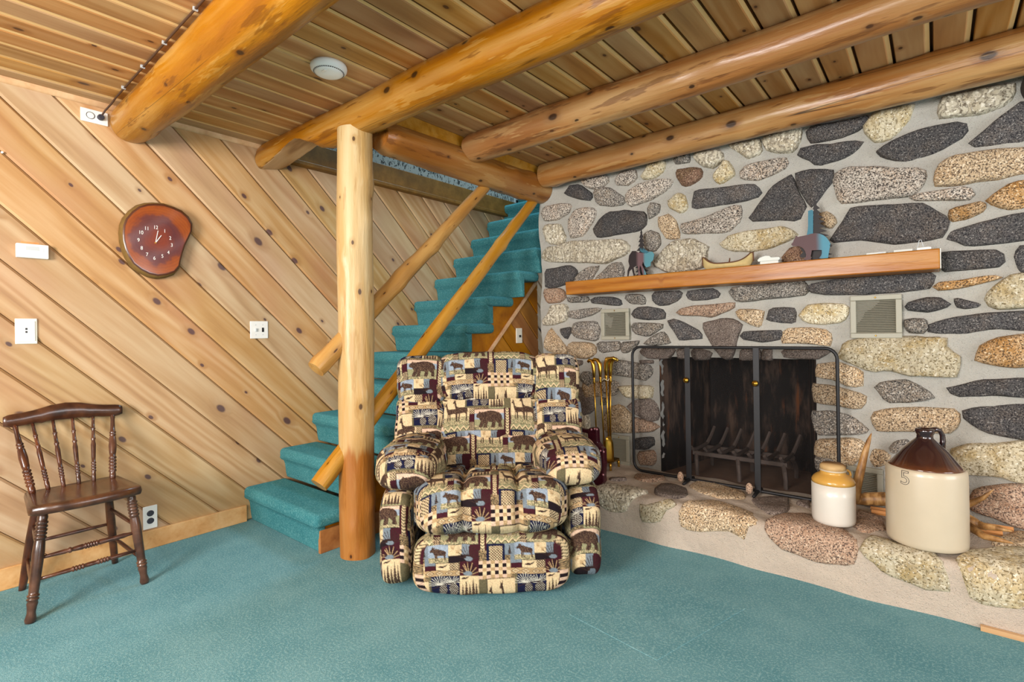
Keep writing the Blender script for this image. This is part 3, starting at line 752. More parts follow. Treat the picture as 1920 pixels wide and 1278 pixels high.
# ================================================================== staircase
RISE, RUN, Y0, Z0 = .1942, .2222, 1.345, .211
st = empty('staircase', (-2.85, Y0, 0)); tag(st, 'teal carpeted staircase climbing along the panelled wall', 'stairs')
def stp(o): o.parent = st; o.location = Vector(o.location) - Vector(st.location); return o
def soft_step(y0, zt, zb, x0, x1, xs_):
    "one carpeted step: riser and rolled nosing, slightly padded"
    prof = [(y0 + .050, zb), (y0 + .044, zb + .03), (y0 + .037, zt - .105), (y0 + .030, zt - .085), (y0 + .012, zt - .072), (y0 + .002, zt - .055), (y0, zt - .035), (y0 + .006, zt - .015), (y0 + .020, zt - .003), (y0 + .042, zt + .001), (y0 + .10, zt - .001), (y0 + .18, zt), (y0 + RUN + .05, zt + .001)]
    return prof
for k in range(13):
    y0 = Y0 + RUN * k; zt = Z0 + RISE * k; zb = zt - RISE if k else 0
    xr = -2.445; xt = -2.402
    if y0 > YB - .30: xr = xt = -2.33
    prof = soft_step(y0, zt, zb, XL, xr, xt)
    # riser, with carpet
    b = MB(); P = prof[:6] + [(y0 + .075, zt - .03), (y0 + .075, zb)]
    b.prism(P, lambda a, c, d: (d, a, c), XL + .002, xr)
    stp(b.obj('riser', M['stairs'], None, smooth=True, bevel=.006, seg=2))
    b = MB(); b.box((XL + .002, y0, zt - .07), (xt, y0 + RUN + .045, zt))
    stp(b.obj('tread', M['stairs'], None, smooth=True, bevel=.027, seg=4))
# stepped stringer, raking strip, boards beneath
xs0 = -2.452
def tl(y): return 1.436 + .93 * (y - 3.214)
poly = [(1.40, 0.0)] + []
for k in range(9):
    y0 = Y0 + RUN * k; zt = Z0 + RISE * k
    poly += [(y0 + .055, (zt - RISE if k else 0) + .0), (y0 + .055, zt - .05)]
poly = poly[1:]; poly += [(3.30, poly[-1][1]), (3.30, tl(3.30)), (1.69, .02), (1.66, 0)]
b = MB(); b.prism(poly, lambda a, c, d: (d, a, c), xs0 - .02, xs0 - .004); stp(b.obj('stringer', M['panel'], None))
b = MB(); b.prism([(1.70, tl(1.70)), (3.28, tl(3.28)), (3.28, tl(3.28) + .035), (1.70, tl(1.70) + .035)], lambda a, c, d: (d, a, c), xs0 - .004, xs0 + .012); stp(b.obj('raking_strip', M['trim'], None, bevel=.003))
b = MB(); b.box((xs0 - .006, 1.385, 0), (xs0 + .014, 3.2, .118)); stp(b.obj('skirting', M['panel'], None, bevel=.003))
pb = MB().prism([(1.66, 0), (3.3, 0), (3.3, tl(3.3)), (1.69, tl(1.69))], lambda a, c, d: (d, a, c), xs0 - .03, xs0 - .019).obj('panel_backing', M['backing'], None); stp(pb)
n0 = len(COL.objects); before = set(COL.objects)
planks(None, [[uv(1.66, 0), uv(3.3, 0), uv(3.3, tl(3.3)), uv(1.69, tl(1.69))]], (xs0, 0, 0), Vector((0, s2, -s2)), Vector((0, s2, s2)), Vector((1, 0, 0)), [(1.35 + .20 * k) * s2 for k in range(0, 20)], .018, .002, M['panel'], .006)
for o in [o for o in COL.objects if o not in before]: stp(o)

# ================================================================== logs
def log(name, p0, p1, r0, r1, m, seed=0, top=None, n=30, rings=60, scoop=None, knobs=14, end=.02, amp=.004, parent=None):
    g = np.random.default_rng(seed); p0 = Vector(p0); p1 = Vector(p1); L = (p1 - p0).length; X = (p1 - p0).normalized()
    up = Vector((0, 0, 1)) if abs(X.z) < .9 else Vector((0, 1, 0)); Y = up.cross(X).normalized(); Z = X.cross(Y)
    K = [(g.uniform(0, L), g.uniform(0, 2*pi), g.uniform(.006, .012)) for _ in range(knobs)]
    ph = g.uniform(0, 6, 6); V = []; F = []; cut = set()
    for i in range(rings + 1):
        t = i / rings; x = t * L; r = r0 + (r1 - r0) * t
        e = min(x, L - x); r -= max(0, (end - e)) * .35 if end else 0
        for k in range(n):
            a = 2*pi*k/n
            rr = r + amp * (sin(2.1*x + ph[0] + 2*a) + .6*sin(5.3*x + ph[1] - a) + .5*sin(3*a + ph[2]) + .35 * sin(9*x+ph[3]+5*a))
            for kx, ka, kh in K:
                da = math.atan2(sin(a - ka), cos(a - ka)) * r; rr += kh * math.exp(-((x - kx)**2 / .0022 + da*da / .0011))
            yy, zz = rr * cos(a), rr * sin(a)
            if scoop:
                lim = np.interp(x, scoop[0], scoop[1]) * r; nd = Vector(scoop[2]); c = (Y * yy + Z * zz).dot(nd)
                if c > lim: cut.add(i * n + k); yy -= (c - lim) * nd.dot(Y); zz -= (c - lim) * nd.dot(Z)
            w = p0 + X * x + Y * yy + Z * zz
            if top is not None and w.z > top: zz -= (w.z - top)
            V.append((x - L/2, yy, zz))
    for i in range(rings):
        for k in range(n):
            k2 = (k+1) % n; F.append((i*n+k, i*n+k2, (i+1)*n+k2, (i+1)*n+k))
    F.append(tuple(range(n))[::-1]); F.append(tuple(rings*n + k for k in range(n)))
    o = MB().add(V, F).obj(name, m, parent, smooth=True)
    if cut:
        o.data.materials.append(M['cutwood'])
        for p in o.data.polygons:
            if all(v in cut for v in p.vertices): p.material_index = 1
    mat = Matrix((X, Y, Z)).transposed().to_4x4(); mat.translation = p0 + X * (L/2)
    o.matrix_basis = mat
    return o
k = .84
def beam(y0, r0, xa, y1, r1, xb, x0, x1, lab, seed, scoop=None):
    "axis known at xa and xb, the log itself spans x0 to x1"
    f = lambda x: (y0 + (y1-y0)*(x-xa)/(xb-xa), r0 + (r1-r0)*(x-xa)/(xb-xa))
    (ya, ra), (yc, rc) = f(x0), f(x1)
    o = log('log_beam', (x0, ya, ZC - k*ra), (x1, yc, ZC - k*rc), ra, rc, M['log'], seed, top=ZC - .0005, scoop=scoop, rings=110, amp=.0035, knobs=22)
    return tag(o, lab, 'beam', 'ceiling log beams')
beam(.816, .096, -3.245, .812, .102, -2.0, -3.243, XR - .02, 'thick log ceiling beam landing on the panelled wall beside the upper outlet', 11)
beam(1.54, .094, -2.5, 1.563, .094, -.8, -3.243, XR - .02, 'log ceiling beam with a scooped end, carried by the round post', 22, scoop=([0, .145, .295, .445, .52, .60, .72, 9], [.66, .48, .26, .0, -.05, .3, 1.3, 1.3], (0, .2, -.98)))
beam(2.266, .0865, -2.2, 2.262, .086, 0, -2.17, XR - .02, 'straight log ceiling beam, middle one between the post and the stone wall', 33)
beam(3.004, .086, -2.2, 2.958, .095, .2, -2.165, XR - .02, 'log ceiling beam running along the top of the stone wall', 44)
tr = log('log_trimmer', (-2.262, 1.66, 2.168), (-2.262, YB + .04, 2.176), .092, .098, M['log'], 5, top=ZC - .03, rings=60, end=.05)
_b = MB(); _b.box((-2.30, 1.64, 2.19), (-2.20, YB + .02, ZC)); _o = _b.obj('top_plank', M['rail'], None, bevel=.004)
_o.parent = tr; _o.matrix_parent_inverse = tr.matrix_basis.inverted()
tag(tr, 'short log edging the stair opening from the post to the stone wall', 'beam')
# ceiling block between log and boards
po = log('log_post', (-2.303, 1.512, 0), (-2.297, 1.53, 2.168), .0905, .0855, M['post'], 6, rings=70, end=0, amp=.003, knobs=20)
tag(po, 'upright peeled log post with honey stained foot, standing before the stairs', 'post')
def rail(a, b_, r0, r1, seed):
    o = log('rail', a, b_, r0, r1, M['rail'], seed, rings=50, n=20, end=.01, amp=.0022, knobs=10)
    mb_ = o.matrix_basis.copy(); o.parent = po; o.matrix_parent_inverse = po.matrix_basis.inverted(); o.matrix_basis = mb_
    return o
rail((-2.325, 1.315, .952), (-2.305, 2.545, 2.10), .047, .036, 8)
rail((-2.325, 1.318, .390), (-2.30, 3.065, 2.098), .049, .035, 9)
# dark log end at the far right, under the ceiling
o = log('log_stub', (.375, 2.98, 2.135), (.375, 3.2, 2.135), .085, .085, M['darkend'], 10, rings=10, end=.02, knobs=2)
tag(o, 'dark end of a log sticking out of the stone wall under the beam', 'log')

# ================================================================== fixtures and furniture
def part(root, b, name, m, **kw):
    "mesh given in room coordinates, made a child of an unrotated root"
    o = b.obj(name, m, None, **kw)
    o.data.transform(Matrix.Translation(-root.location)); o.parent = root
    return o
def sub(parent, root, b, name, m, **kw):
    o = b.obj(name, m, None, **kw); o.data.transform(Matrix.Translation(-root.location)); o.parent = parent
    return o

# ---- mantel shelf
ms = empty('mantel_shelf', (-.96, 3.02, 1.365)); tag(ms, 'long square pine mantel beam set in the stone wall above the firebox', 'shelf')
b = MB(); MY = 2.93
b.prism([(-1.94, 1.366), (-1.945, 1.455), (.018, 1.457), (.018, 1.3665)], lambda a, c, d: (a, d, c), MY, 3.11)
part(ms, b, 'beam', M['mantel'], bevel=.006, seg=2)
b = MB(); b.box((.018, MY + .003, 1.368), (.021, 3.10, 1.456)); part(ms, b, 'sawn_end', M['ivory'])

# ---- grilles in the stone wall
def vent(x0, z0, w, h, lab):
    r = empty('vent_grille', (x0 + w/2, YB - .02, z0 + h/2)); tag(r, lab, 'vent', 'heat vents in the chimney breast')
    y1 = YB - .026; bw = .025; b = MB()
    b.box((x0, y1, z0), (x0 + w, YB + .01, z0 + bw)); b.box((x0, y1, z0 + h - bw), (x0 + w, YB + .01, z0 + h))
    b.box((x0, y1, z0 + bw), (x0 + bw, YB + .01, z0 + h - bw)); b.box((x0 + w - bw, y1, z0 + bw), (x0 + w, YB + .01, z0 + h - bw))
    part(r, b, 'frame', M['vent'], bevel=.003)
    b = MB(); b.box((x0 + bw, YB - .004, z0 + bw), (x0 + w - bw, YB + .008, z0 + h - bw)); part(r, b, 'recess', M['ventdark'])
    b = MB(); n = int((h - 2*bw) / .0085)
    for i in range(n):
        z = z0 + bw + (h - 2*bw) * (i + .5) / n
        b.add([(x0 + bw, y1 + .004, z - .0025), (x0 + w - bw, y1 + .004, z - .0025), (x0 + w - bw, y1 + .014, z + .0028), (x0 + bw, y1 + .014, z + .0028),
               (x0 + bw, y1 + .005, z - .0035), (x0 + w - bw, y1 + .005, z - .0035), (x0 + w - bw, y1 + .015, z + .0018), (x0 + bw, y1 + .015, z + .0018)],
              [(0,1,2,3), (7,6,5,4), (0,4,5,1), (1,5,6,2), (2,6,7,3), (3,7,4,0)])
    tag(part(r, b, 'louvers', M['vent']), kind='stuff')
    b = MB()
    for zz in (z0 + bw/2, z0 + h - bw/2): b.lathe([(.0045, 0), (.003, .002), (0, .0024)], 10)
    bb_ = MB()
    for zz in (z0 + bw/2, z0 + h - bw/2):
        q = MB().lathe([(.0045, 0), (.003, .002), (0, .0024)], 10); bb_ = MB().add([(x0 + w/2 + v[0], y1 - v[2], zz + v[1]) for v in q.v], q.f); part(r, bb_, 'screw', M['darkbrass'])
vent(-1.767, 1.055, .208, .209, 'small grey vent grille under the left end of the mantel')
vent(-.334, 1.06, .209, .213, 'square grey vent grille above the right end of the fire screen')
vent(-1.721, .222, .15, .195, 'grey vent grille low on the wall behind the brass fire tools')
vent(-.360, .228, .15, .185, 'vent grille low on the wall behind the antler')

# ---- plates on the panelled wall
def yz_box(b, y0, z0, y1, z1, x0, x1): return b.box((x0, y0, z0), (x1, y1, z1))
def disc_x(b, x, y, z, r, h, n=18, sy=1.0, sz=1.0):
    q = MB().lathe([(r, 0), (r, h * .7), (r * .8, h), (0, h)], n); return b.add([(x + v[2], y + v[0] * sy, z + v[1] * sz) for v in q.v], q.f)
x0 = XL
r = empty('thermostat', (x0, .422, 1.535)); tag(r, 'white thermostat on the wood wall with a bare patch above it', 'thermostat')
b = MB(); yz_box(b, .366, 1.498, .478, 1.563, x0, x0 + .026); part(r, b, 'case', M['white'], bevel=.004, seg=2)
b = MB(); yz_box(b, .398, 1.533, .445, 1.552, x0 + .02, x0 + .0265); part(r, b, 'display', M['greyplastic'])
for z in (1.538, 1.529):
    b = MB(); yz_box(b, .456, z, .462, z + .004, x0 + .02, x0 + .0275); part(r, b, 'button', M['greyplastic'])
for z in (1.55, 1.545, 1.54):
    b = MB(); yz_box(b, .377, z, .387, z + .0015, x0 + .02, x0 + .0264); part(r, b, 'marking', M['greyplastic'])
b = MB(); yz_box(b, .385, 1.556, .447, 1.575, x0 - .004, x0 + .002); part(r, b, 'bare_patch', M['trim'])

r = empty('switch_plate', (x0, .398, 1.16)); tag(r, 'white wall plate with a small dark jack below the thermostat', 'switch')
b = MB(); yz_box(b, .360, 1.101, .436, 1.219, x0, x0 + .007); part(r, b, 'plate', M['ivory'], bevel=.003)
b = MB(); yz_box(b, .369, 1.114, .428, 1.207, x0, x0 + .011); part(r, b, 'cover', M['white'], bevel=.002)
for z in (1.152, 1.166):
    b = MB(); yz_box(b, .394, z, .401, z + .009, x0 + .004, x0 + .0125); part(r, b, 'toggle', M['black'])

r = empty('switch_plate', (x0, 1.456, 1.158)); tag(r, 'double white switch plate on the wood wall between the clock and the handrail', 'switch')
b = MB(); yz_box(b, 1.402, 1.105, 1.511, 1.212, x0, x0 + .007); part(r, b, 'plate', M['white'], bevel=.003)
b = MB(); yz_box(b, 1.431, 1.148, 1.439, 1.168, x0 + .004, x0 + .016); part(r, b, 'white_toggle', M['greyplastic'], bevel=.001)
b = MB(); yz_box(b, 1.472, 1.145, 1.484, 1.172, x0 + .004, x0 + .0095); part(r, b, 'dark_toggle', M['black'], bevel=.001)
for y in (1.435, 1.478):
    for z in (1.128, 1.189):
        b = MB(); disc_x(b, x0 + .006, y, z, .003, .002, 10); part(r, b, 'screw', M['greyplastic'])

r = empty('wall_outlet', (x0, .87, .165)); tag(r, 'white outlet plate with dark sockets behind the wooden chair', 'outlet')
b = MB(); yz_box(b, .837, .104, .902, .225, x0, x0 + .007); part(r, b, 'plate', M['white'], bevel=.003)
for z in (.146, .186):
    b = MB(); disc_x(b, x0 + .004, .870, z, .0165, .006, 20, 1.0, .95); so = part(r, b, 'socket', M['darkplug'])
    for y in (.864, .876):
        b = MB(); yz_box(b, y - .001, z - .002, y + .001, z + .006, x0 + .008, x0 + .0108); sub(so, r, b, 'slot', M['black'])

r = empty('wall_outlet', (x0, .66, 2.234)); tag(r, 'white outlet plate set sideways under the ceiling beside the thick log beam', 'outlet')
b = MB(); yz_box(b, .606, 2.20, .716, 2.266, x0, x0 + .007); part(r, b, 'plate', M['white'], bevel=.003)
b = MB(); disc_x(b, x0 + .005, .645, 2.234, .016, .0035, 20); s1 = part(r, b, 'socket', M['white'])
q = MB().tube([(x0 + .0078, .645 + .0165 * cos(a), 2.234 + .0165 * sin(a)) for a in np.linspace(0, 2*pi, 22)], .0013, 6); sub(s1, r, q, 'rim', M['black'])
b = MB(); disc_x(b, x0 + .005, .684, 2.233, .016, .0035, 20); part(r, b, 'socket', M['white'])
r = empty('power_cord', (x0 + .02, .686, 2.236)); tag(r, 'dark cord plugged in under the ceiling and stapled along the thick log beam', 'cord')
b = MB(); disc_x(b, x0 + .009, .684, 2.233, .0145, .024, 16, 1.0, .95); part(r, b, 'plug', M['darkplug'], smooth=True)
b = MB(); b.tube([(x0 + .028, .686, 2.240), (x0 + .05, .695, 2.262), (x0 + .09, .712, 2.290), (x0 + .16, .716, 2.304), (x0 + .5, .7145, 2.304), (-2.2, .712, 2.3045), (-1.2, .711, 2.3045), (.6, .708, 2.3045)], .0042, 8); part(r, b, 'cable', M['cordm'], smooth=True)
for xx in (-2.95, -2.66, -2.38, -2.05):
    b = MB(); b.box((xx, .704, 2.298), (xx + .007, .720, 2.3105)); part(r, b, 'staple', M['greyplastic'])

r = empty('switch_plate', (-2.452, 3.046, 1.09)); tag(r, 'narrow ivory switch plate on the boards under the stairs', 'switch')
b = MB(); b.box((-2.452, 3.010, 1.034), (-2.444, 3.081, 1.148)); part(r, b, 'plate', M['ivory'], bevel=.003)
b = MB(); b.box((-2.446, 3.041, 1.078), (-2.432, 3.051, 1.096)); part(r, b, 'toggle', M['black'])
r = empty('wall_outlet', (XL, 4.02, 2.46)); tag(r, 'small metal outlet plate on the speckled wallpaper at the stair top', 'outlet')
b = MB(); yz_box(b, 3.985, 2.395, 4.065, 2.52, XL + .006, XL + .012); part(r, b, 'plate', M['greyplastic'], bevel=.002)
for z in (2.43, 2.48):
    b = MB(); yz_box(b, 4.008, z - .014, 4.042, z + .014, XL + .008, XL + .014); part(r, b, 'socket', M['black'])
r = empty('wall_peg', (XL, .328, 1.968)); tag(r, 'tiny white peg stuck on the wood wall near the ceiling moulding', 'peg')
b = MB(); disc_x(b, XL, .328, 1.968, .005, .008, 12); part(r, b, 'head', M['white'])

# ---- smoke detector
sd = empty('smoke_detector', (-2.055, 1.245, ZC)); tag(sd, 'round white smoke detector on the board ceiling', 'smoke detector')
b = MB().lathe([(.066, 0), (.076, -.002), (.078, -.012), (.076, -.022), (.066, -.032), (.060, -.034)], 48, tuple(sd.location)); part(sd, b, 'case', M['detector'], smooth='all')
b = MB().lathe([(.0601, -.033), (.056, -.0375), (.045, -.041), (0, -.043)], 48, tuple(sd.location)); part(sd, b, 'cover', M['detector'], smooth='all')
b = MB()
for i in range(44):
    a = 2*pi*i/44; c_, s_ = cos(a), sin(a); R0, R1 = .0605, .0655
    P = [(R0, -.003), (R1, -.003), (R1, .003), (R0, .003)]
    b.add([(sd.location.x + u_*c_ - v_*s_, sd.location.y + u_*s_ + v_*c_, ZC - (.0346 if u_ == R0 else .0329)) for u_, v_ in P], [(0, 1, 2, 3)])
tag(part(sd, b, 'vent_slots', M['darkplug'], fix=False), kind='stuff')
b = MB(); b.box((-2.05, 1.205, ZC - .0445), (-2.025, 1.217, ZC - .041)); part(sd, b, 'test_button', M['white'], bevel=.001)

# ---- wooden slab clock
ck = empty('slab_clock', (XL, .915, 1.645)); tag(ck, 'glossy red wood slice clock with bark edge and white numerals', 'clock')
CP = [(640,85),(780,95),(930,145),(1050,200),(1150,290),(1205,390),(1200,500),(1150,610),(1100,710),(1060,830),(1030,950),(1010,1050),(940,1130),(820,1172),(690,1188),(560,1160),(430,1095),(310,1000),(240,890),(190,770),(160,650),(150,520),(160,410),(200,310),(290,205),(400,125),(520,92)]
def cpx(u, v, x): p = hit(210 + u/7.9875, 370 + v/7.9875, 0, x); return (p[1], p[2])
out = np.array([cpx(u, v, XL + .045) for u, v in CP]); c = out.mean(0)
def loop(sc): return [tuple(c + (p - c) * sc) for p in out]
def ringmesh(specs):
    V = []; F = []; n = len(out)
    for sc, x in specs: V += [(x, y, z) for y, z in loop(sc)]
    for i in range(len(specs) - 1):
        for k in range(n): F.append((i*n+k, i*n+(k+1)%n, (i+1)*n+(k+1)%n, (i+1)*n+k))
    return V, F, n
V, F, n = ringmesh([(1.035, XL), (1.05, XL + .012), (1.03, XL + .03), (1.0, XL + .0445), (.985, XL + .0462)])
part(ck, MB().add(V, F), 'bark_edge', M['rawbark'], smooth='all')
V, F, n = ringmesh([(.986, XL + .0455), (.975, XL + .0475), (.93, XL + .048)]); part(ck, MB().add(V, F), 'dark_rim', M['burlrim'], smooth='all')
V, F, n = ringmesh([(.93, XL + .048), (.6, XL + .0485), (.2, XL + .0487)]); F.append(tuple(2*n + k for k in range(n))); part(ck, MB().add(V, F), 'face', M['burl'], smooth='all')
NUM = {'12':(655,450),'1':(790,505),'2':(872,610),'3':(895,715),'4':(845,825),'5':(755,880),'6':(635,910),'7':(525,855),'8':(445,758),'9':(397,640),'10':(433,525),'11':(520,465)}
for tx, (u, v) in NUM.items():
    V, F = text_mesh(tx, .027); cy_, cz_ = cpx(u, v, XL + .0495)
    # real figures stand upright on the wall
    part(ck, MB().add([(XL + .0497 + p[2], cy_ + p[0] * .82, cz_ + p[1]) for p in V], F), 'numeral', M['white'], fix=False)
hc = cpx(650, 680, XL + .05)
for nm, (u, v), w_ in (('minute_hand', (688, 498), .0032), ('hour_hand', (737, 568), .004)):
    e = cpx(u, v, XL + .05); d = np.array(e) - np.array(hc); d /= np.linalg.norm(d); nn = np.array([-d[1], d[0]]) * w_ / 2
    P = [np.array(hc) + nn, np.array(hc) - nn, np.array(e) - nn * .8, np.array(e) + nn * .8]
    part(ck, MB().prism([tuple(p) for p in P], lambda a, c_, dd: (dd, a, c_), XL + .051, XL + .0525), nm, M['white'])
b = MB(); disc_x(b, XL + .049, hc[0], hc[1], .0042, .006, 14); part(ck, b, 'hub', M['brass'])

# ---- spindle back chair
ch = empty('spindle_chair', (-2.98, .53, 0)); tag(ch, 'dark walnut spindle back chair standing against the panelled wall', 'chair')
def turned(b, p0, p1, prof, n=14):
    p0 = Vector(p0); p1 = Vector(p1); return b.tube([p0.lerp(p1, t_) for t_, _ in prof], [r_ for _, r_ in prof], n)
def beads(t0, t1, k, r0, r1):
    o = []
    for i in range(k):
        a = t0 + (t1 - t0) * i / k; d = (t1 - t0) / k
        o += [(a + .05*d, r0), (a + .3*d, r1), (a + .7*d, r1), (a + .95*d, r0)]
    return o
seat_z = .452
out_ = [(-3.095, .372), (-3.085, .362), (-2.80, .338), (-2.775, .350), (-2.758, .44), (-2.752, .53), (-2.757, .62), (-2.772, .712), (-2.797, .722), (-3.085, .703), (-3.098, .69)]
cx_, cy_ = -2.93, .53; V = []; F = []; n = len(out_)
for sc, z in ((.90, .412), (.985, .418), (1.0, .432), (.985, .448), (.95, .4535), (.75, .4505), (.45, .446), (.12, .445)):
    V += [(cx_ + (x-cx_)*sc, cy_ + (y-cy_)*sc, z) for x, y in out_]
for i in range(7):
    for kk in range(n): F.append((i*n+kk, i*n+(kk+1)%n, (i+1)*n+(kk+1)%n, (i+1)*n+kk))
F.append(tuple(range(n))); F.append(tuple(7*n+kk for kk in range(n)))
part(ch, MB().add(V, F), 'seat', M['walnut'], smooth='all')
fp = [(0, .015), (.03, .019), (.09, .014), (.14, .016), (.17, .0185)] + beads(.19, .25, 2, .016, .020) + [(.27, .0165), (.45, .0185), (.62, .0205), (.72, .018)] + beads(.73, .90, 5, .0165, .0205) + [(.93, .018), (1.0, .013)]
legs = [((-2.777, .338, 0), (-2.840, .392, .42), fp), ((-2.800, .727, 0), (-2.842, .688, .42), fp)]
bp = [(0, .013), (.1, .015), (.3, .017), (.55, .0185), (.8, .017), (1, .014)]
legs += [((-3.172, .362, 0), (-3.08, .408, .42), bp), ((-3.172, .70, 0), (-3.08, .655, .42), bp)]
for a, c_, pf in legs: part(ch, turned(MB(), a, c_, pf, 16), 'leg', M['walnut'], smooth='all')
def lp(i, z): a, c_, _ = legs[i]; return tuple(np.array(a) + (np.array(c_) - np.array(a)) * z / .42)
sp = [(0, .006), (.2, .008), (.3, .0095)] + beads(.32, .44, 4, .008, .0115) + [(.47, .0095), (.53, .0095)] + beads(.56, .68, 4, .008, .0115) + [(.7, .0095), (.8, .008), (1, .006)]
sp2 = [(0, .006), (.15, .008), (.25, .010)] + beads(.28, .32, 1, .008, .012) + [(.35, .010), (.42, .0115)] + beads(.44, .58, 5, .009, .0125) + [(.6, .0115), (.75, .009), (.85, .011), (.9, .008), (1, .006)]
part(ch, turned(MB(), lp(0, .155), lp(1, .155), sp), 'stretcher', M['walnut'], smooth='all')
part(ch, turned(MB(), lp(0, .235), lp(1, .235), sp2), 'stretcher', M['walnut'], smooth='all')
pl = [(0, .006), (.3, .0085), (.5, .009), (.7, .0085), (1, .006)]
part(ch, turned(MB(), lp(2, .215), lp(3, .215), pl), 'stretcher', M['walnut'], smooth='all')
for i, j in ((0, 2), (1, 3)):
    for z in (.125, .275): part(ch, turned(MB(), lp(i, z - .01), lp(j, z + .02), pl), 'stretcher', M['walnut'], smooth='all')
yb_ = [.386, .440, .492, .546, .600, .668]; yt_ = [.349, .409, .481, .552, .630, .707]
thin = [(0, .0075), (.1, .009)] + beads(.14, .30, 4, .0075, .0098) + [(.36, .0085), (.5, .0095), (.55, .010), (.60, .0075)] + beads(.62, .66, 1, .0075, .0095) + [(.75, .007)] + beads(.78, .81, 1, .007, .009) + [(.9, .0065), (1, .006)]
thick = [(0, .011), (.06, .0135)] + beads(.10, .34, 5, .0115, .0155) + [(.38, .014), (.5, .0165), (.62, .014)] + beads(.64, .72, 2, .011, .0135) + [(.8, .0095), (.9, .0085), (.94, .010), (1, .008)]
def crest_x(y): return -3.198 - .016 * (1 - ((y - .53) / .215) ** 2)
for i in range(6):
    part(ch, turned(MB(), (-3.06 if 0 < i < 5 else -3.045, yb_[i], .448), (crest_x(yt_[i]), yt_[i], .742), thick if i in (0, 5) else thin, 12), 'spindle', M['walnut'], smooth='all')
V = []; F = []; ys = np.linspace(.312, .744, 31)
for y in ys:
    s_ = abs(y - .528) / .216
    zt = np.interp(s_, [0, .25, .5, .7, .92, 1], [.818, .812, .797, .790, .786, .778]); zb_ = np.interp(s_, [0, .3, .42, .5, .62, .9, 1], [.737, .738, .730, .737, .731, .727, .736])
    x_ = crest_x(y)
    for dx_, zz in ((-.010, zb_ + .004), (-.012, (zt+zb_)/2), (-.008, zt - .004), (0, zt), (.008, zt - .003), (.012, (zt+zb_)/2), (.010, zb_ + .004), (0, zb_)): V.append((x_ + dx_, y, zz))
for i in range(30):
    for kk in range(8): F.append((i*8+kk, i*8+(kk+1)%8, (i+1)*8+(kk+1)%8, (i+1)*8+kk))
F.append(tuple(range(8))); F.append(tuple(30*8+kk for kk in range(8)))
part(ch, MB().add(V, F), 'crest_rail', M['walnut'], smooth='all')

# ---- fire screen
fs = empty('fire_screen', (-.93, 2.985, HZ)); tag(fs, 'black iron mesh fire screen with rounded corners standing before the firebox', 'fire screen')
fx0, fx1, fz0, fz1, rc, fy = -1.483, -.379, .238, 1.013, .055, 2.985
pts = []
for (cx_, cz_, a0) in ((fx1 - rc, fz1 - rc, 0), (fx0 + rc, fz1 - rc, 90), (fx0 + rc, fz0 + rc, 180), (fx1 - rc, fz0 + rc, 270)):
    for a in range(0, 91, 15): pts.append((cx_ + rc * cos(radians(a0 + a)), fy, cz_ + rc * sin(radians(a0 + a))))
part(fs, MB().tube(pts + [pts[0]], .0085, 10, cap=False), 'frame', M['iron'], smooth='all')
V = [(p[0], fy + .002, p[2]) for p in pts]; part(fs, MB().add(V, [tuple(range(len(V)))]), 'mesh_panel', M['mesh'])
for xx in (-1.128, -.752):
    b = MB(); b.box((xx - .016, fy - .014, fz0 - .005), (xx + .016, fy - .007, fz1)); s_ = part(fs, b, 'strap', M['iron'], bevel=.002)
    q = MB().lathe([(.006, 0), (.006, .008), (.015, .014), (.0165, .021), (.012, .028), (0, .031)], 18); b = MB().add([(xx + v[0] - .002, fy - .012 - v[2], .822 + v[1]) for v in q.v], q.f); sub(s_, fs, b, 'knob', M['brass'], smooth='all')
    b = MB(); b.tube([(xx, fy + .06, HZ + .012), (xx, fy + .02, HZ + .018), (xx, fy - .05, HZ + .014), (xx, fy - .10, HZ + .010)], [.009, .010, .010, .008], 8); ft = part(fs, b, 'foot', M['iron'], smooth='all')
    q = MB().lathe([(.014, 0), (.028, .002), (.030, .008), (.028, .014), (.012, .017)], 20); b = MB().add([(xx - .028 + v[0] * .6, fy - .062 - v[2], HZ + .041 + v[1]) for v in q.v], q.f); sub(ft, fs, b, 'roller', M['s_p'], smooth='all')

# ---- log grate
gr = empty('fire_grate', (-.93, 3.34, .209)); tag(gr, 'ashy iron log grate with upturned bars inside the firebox', 'grate')
zf = .209
for y in (3.24, 3.44):
    b = MB(); b.box((-1.20, y - .011, .325), (-.66, y + .011, .350)); part(gr, b, 'cross_rail', M['rustiron'], bevel=.003)
for i in range(7):
    xx = -1.185 + i * .085
    b = MB(); b.tube([(xx - .008, 3.18, .385), (xx - .004, 3.20, .368), (xx, 3.235, .358), (xx, 3.35, .355), (xx, 3.45, .358), (xx + .012, 3.49, .40), (xx + .03, 3.52, .465)], [.010, .012, .012, .012, .012, .011, .009], 6)
    part(gr, b, 'bar', M['rustiron'])
for xx in (-1.18, -.93, -.68):
    for y, s_ in ((3.24, -1), (3.44, 1)):
        b = MB(); b.tube([(xx, y, .335), (xx + .012, y + .03 * s_, .30), (xx + .018, y + .04 * s_, .26), (xx + .018, y + .04 * s_, zf)], [.012, .013, .012, .012], 6); part(gr, b, 'leg', M['rustiron'])

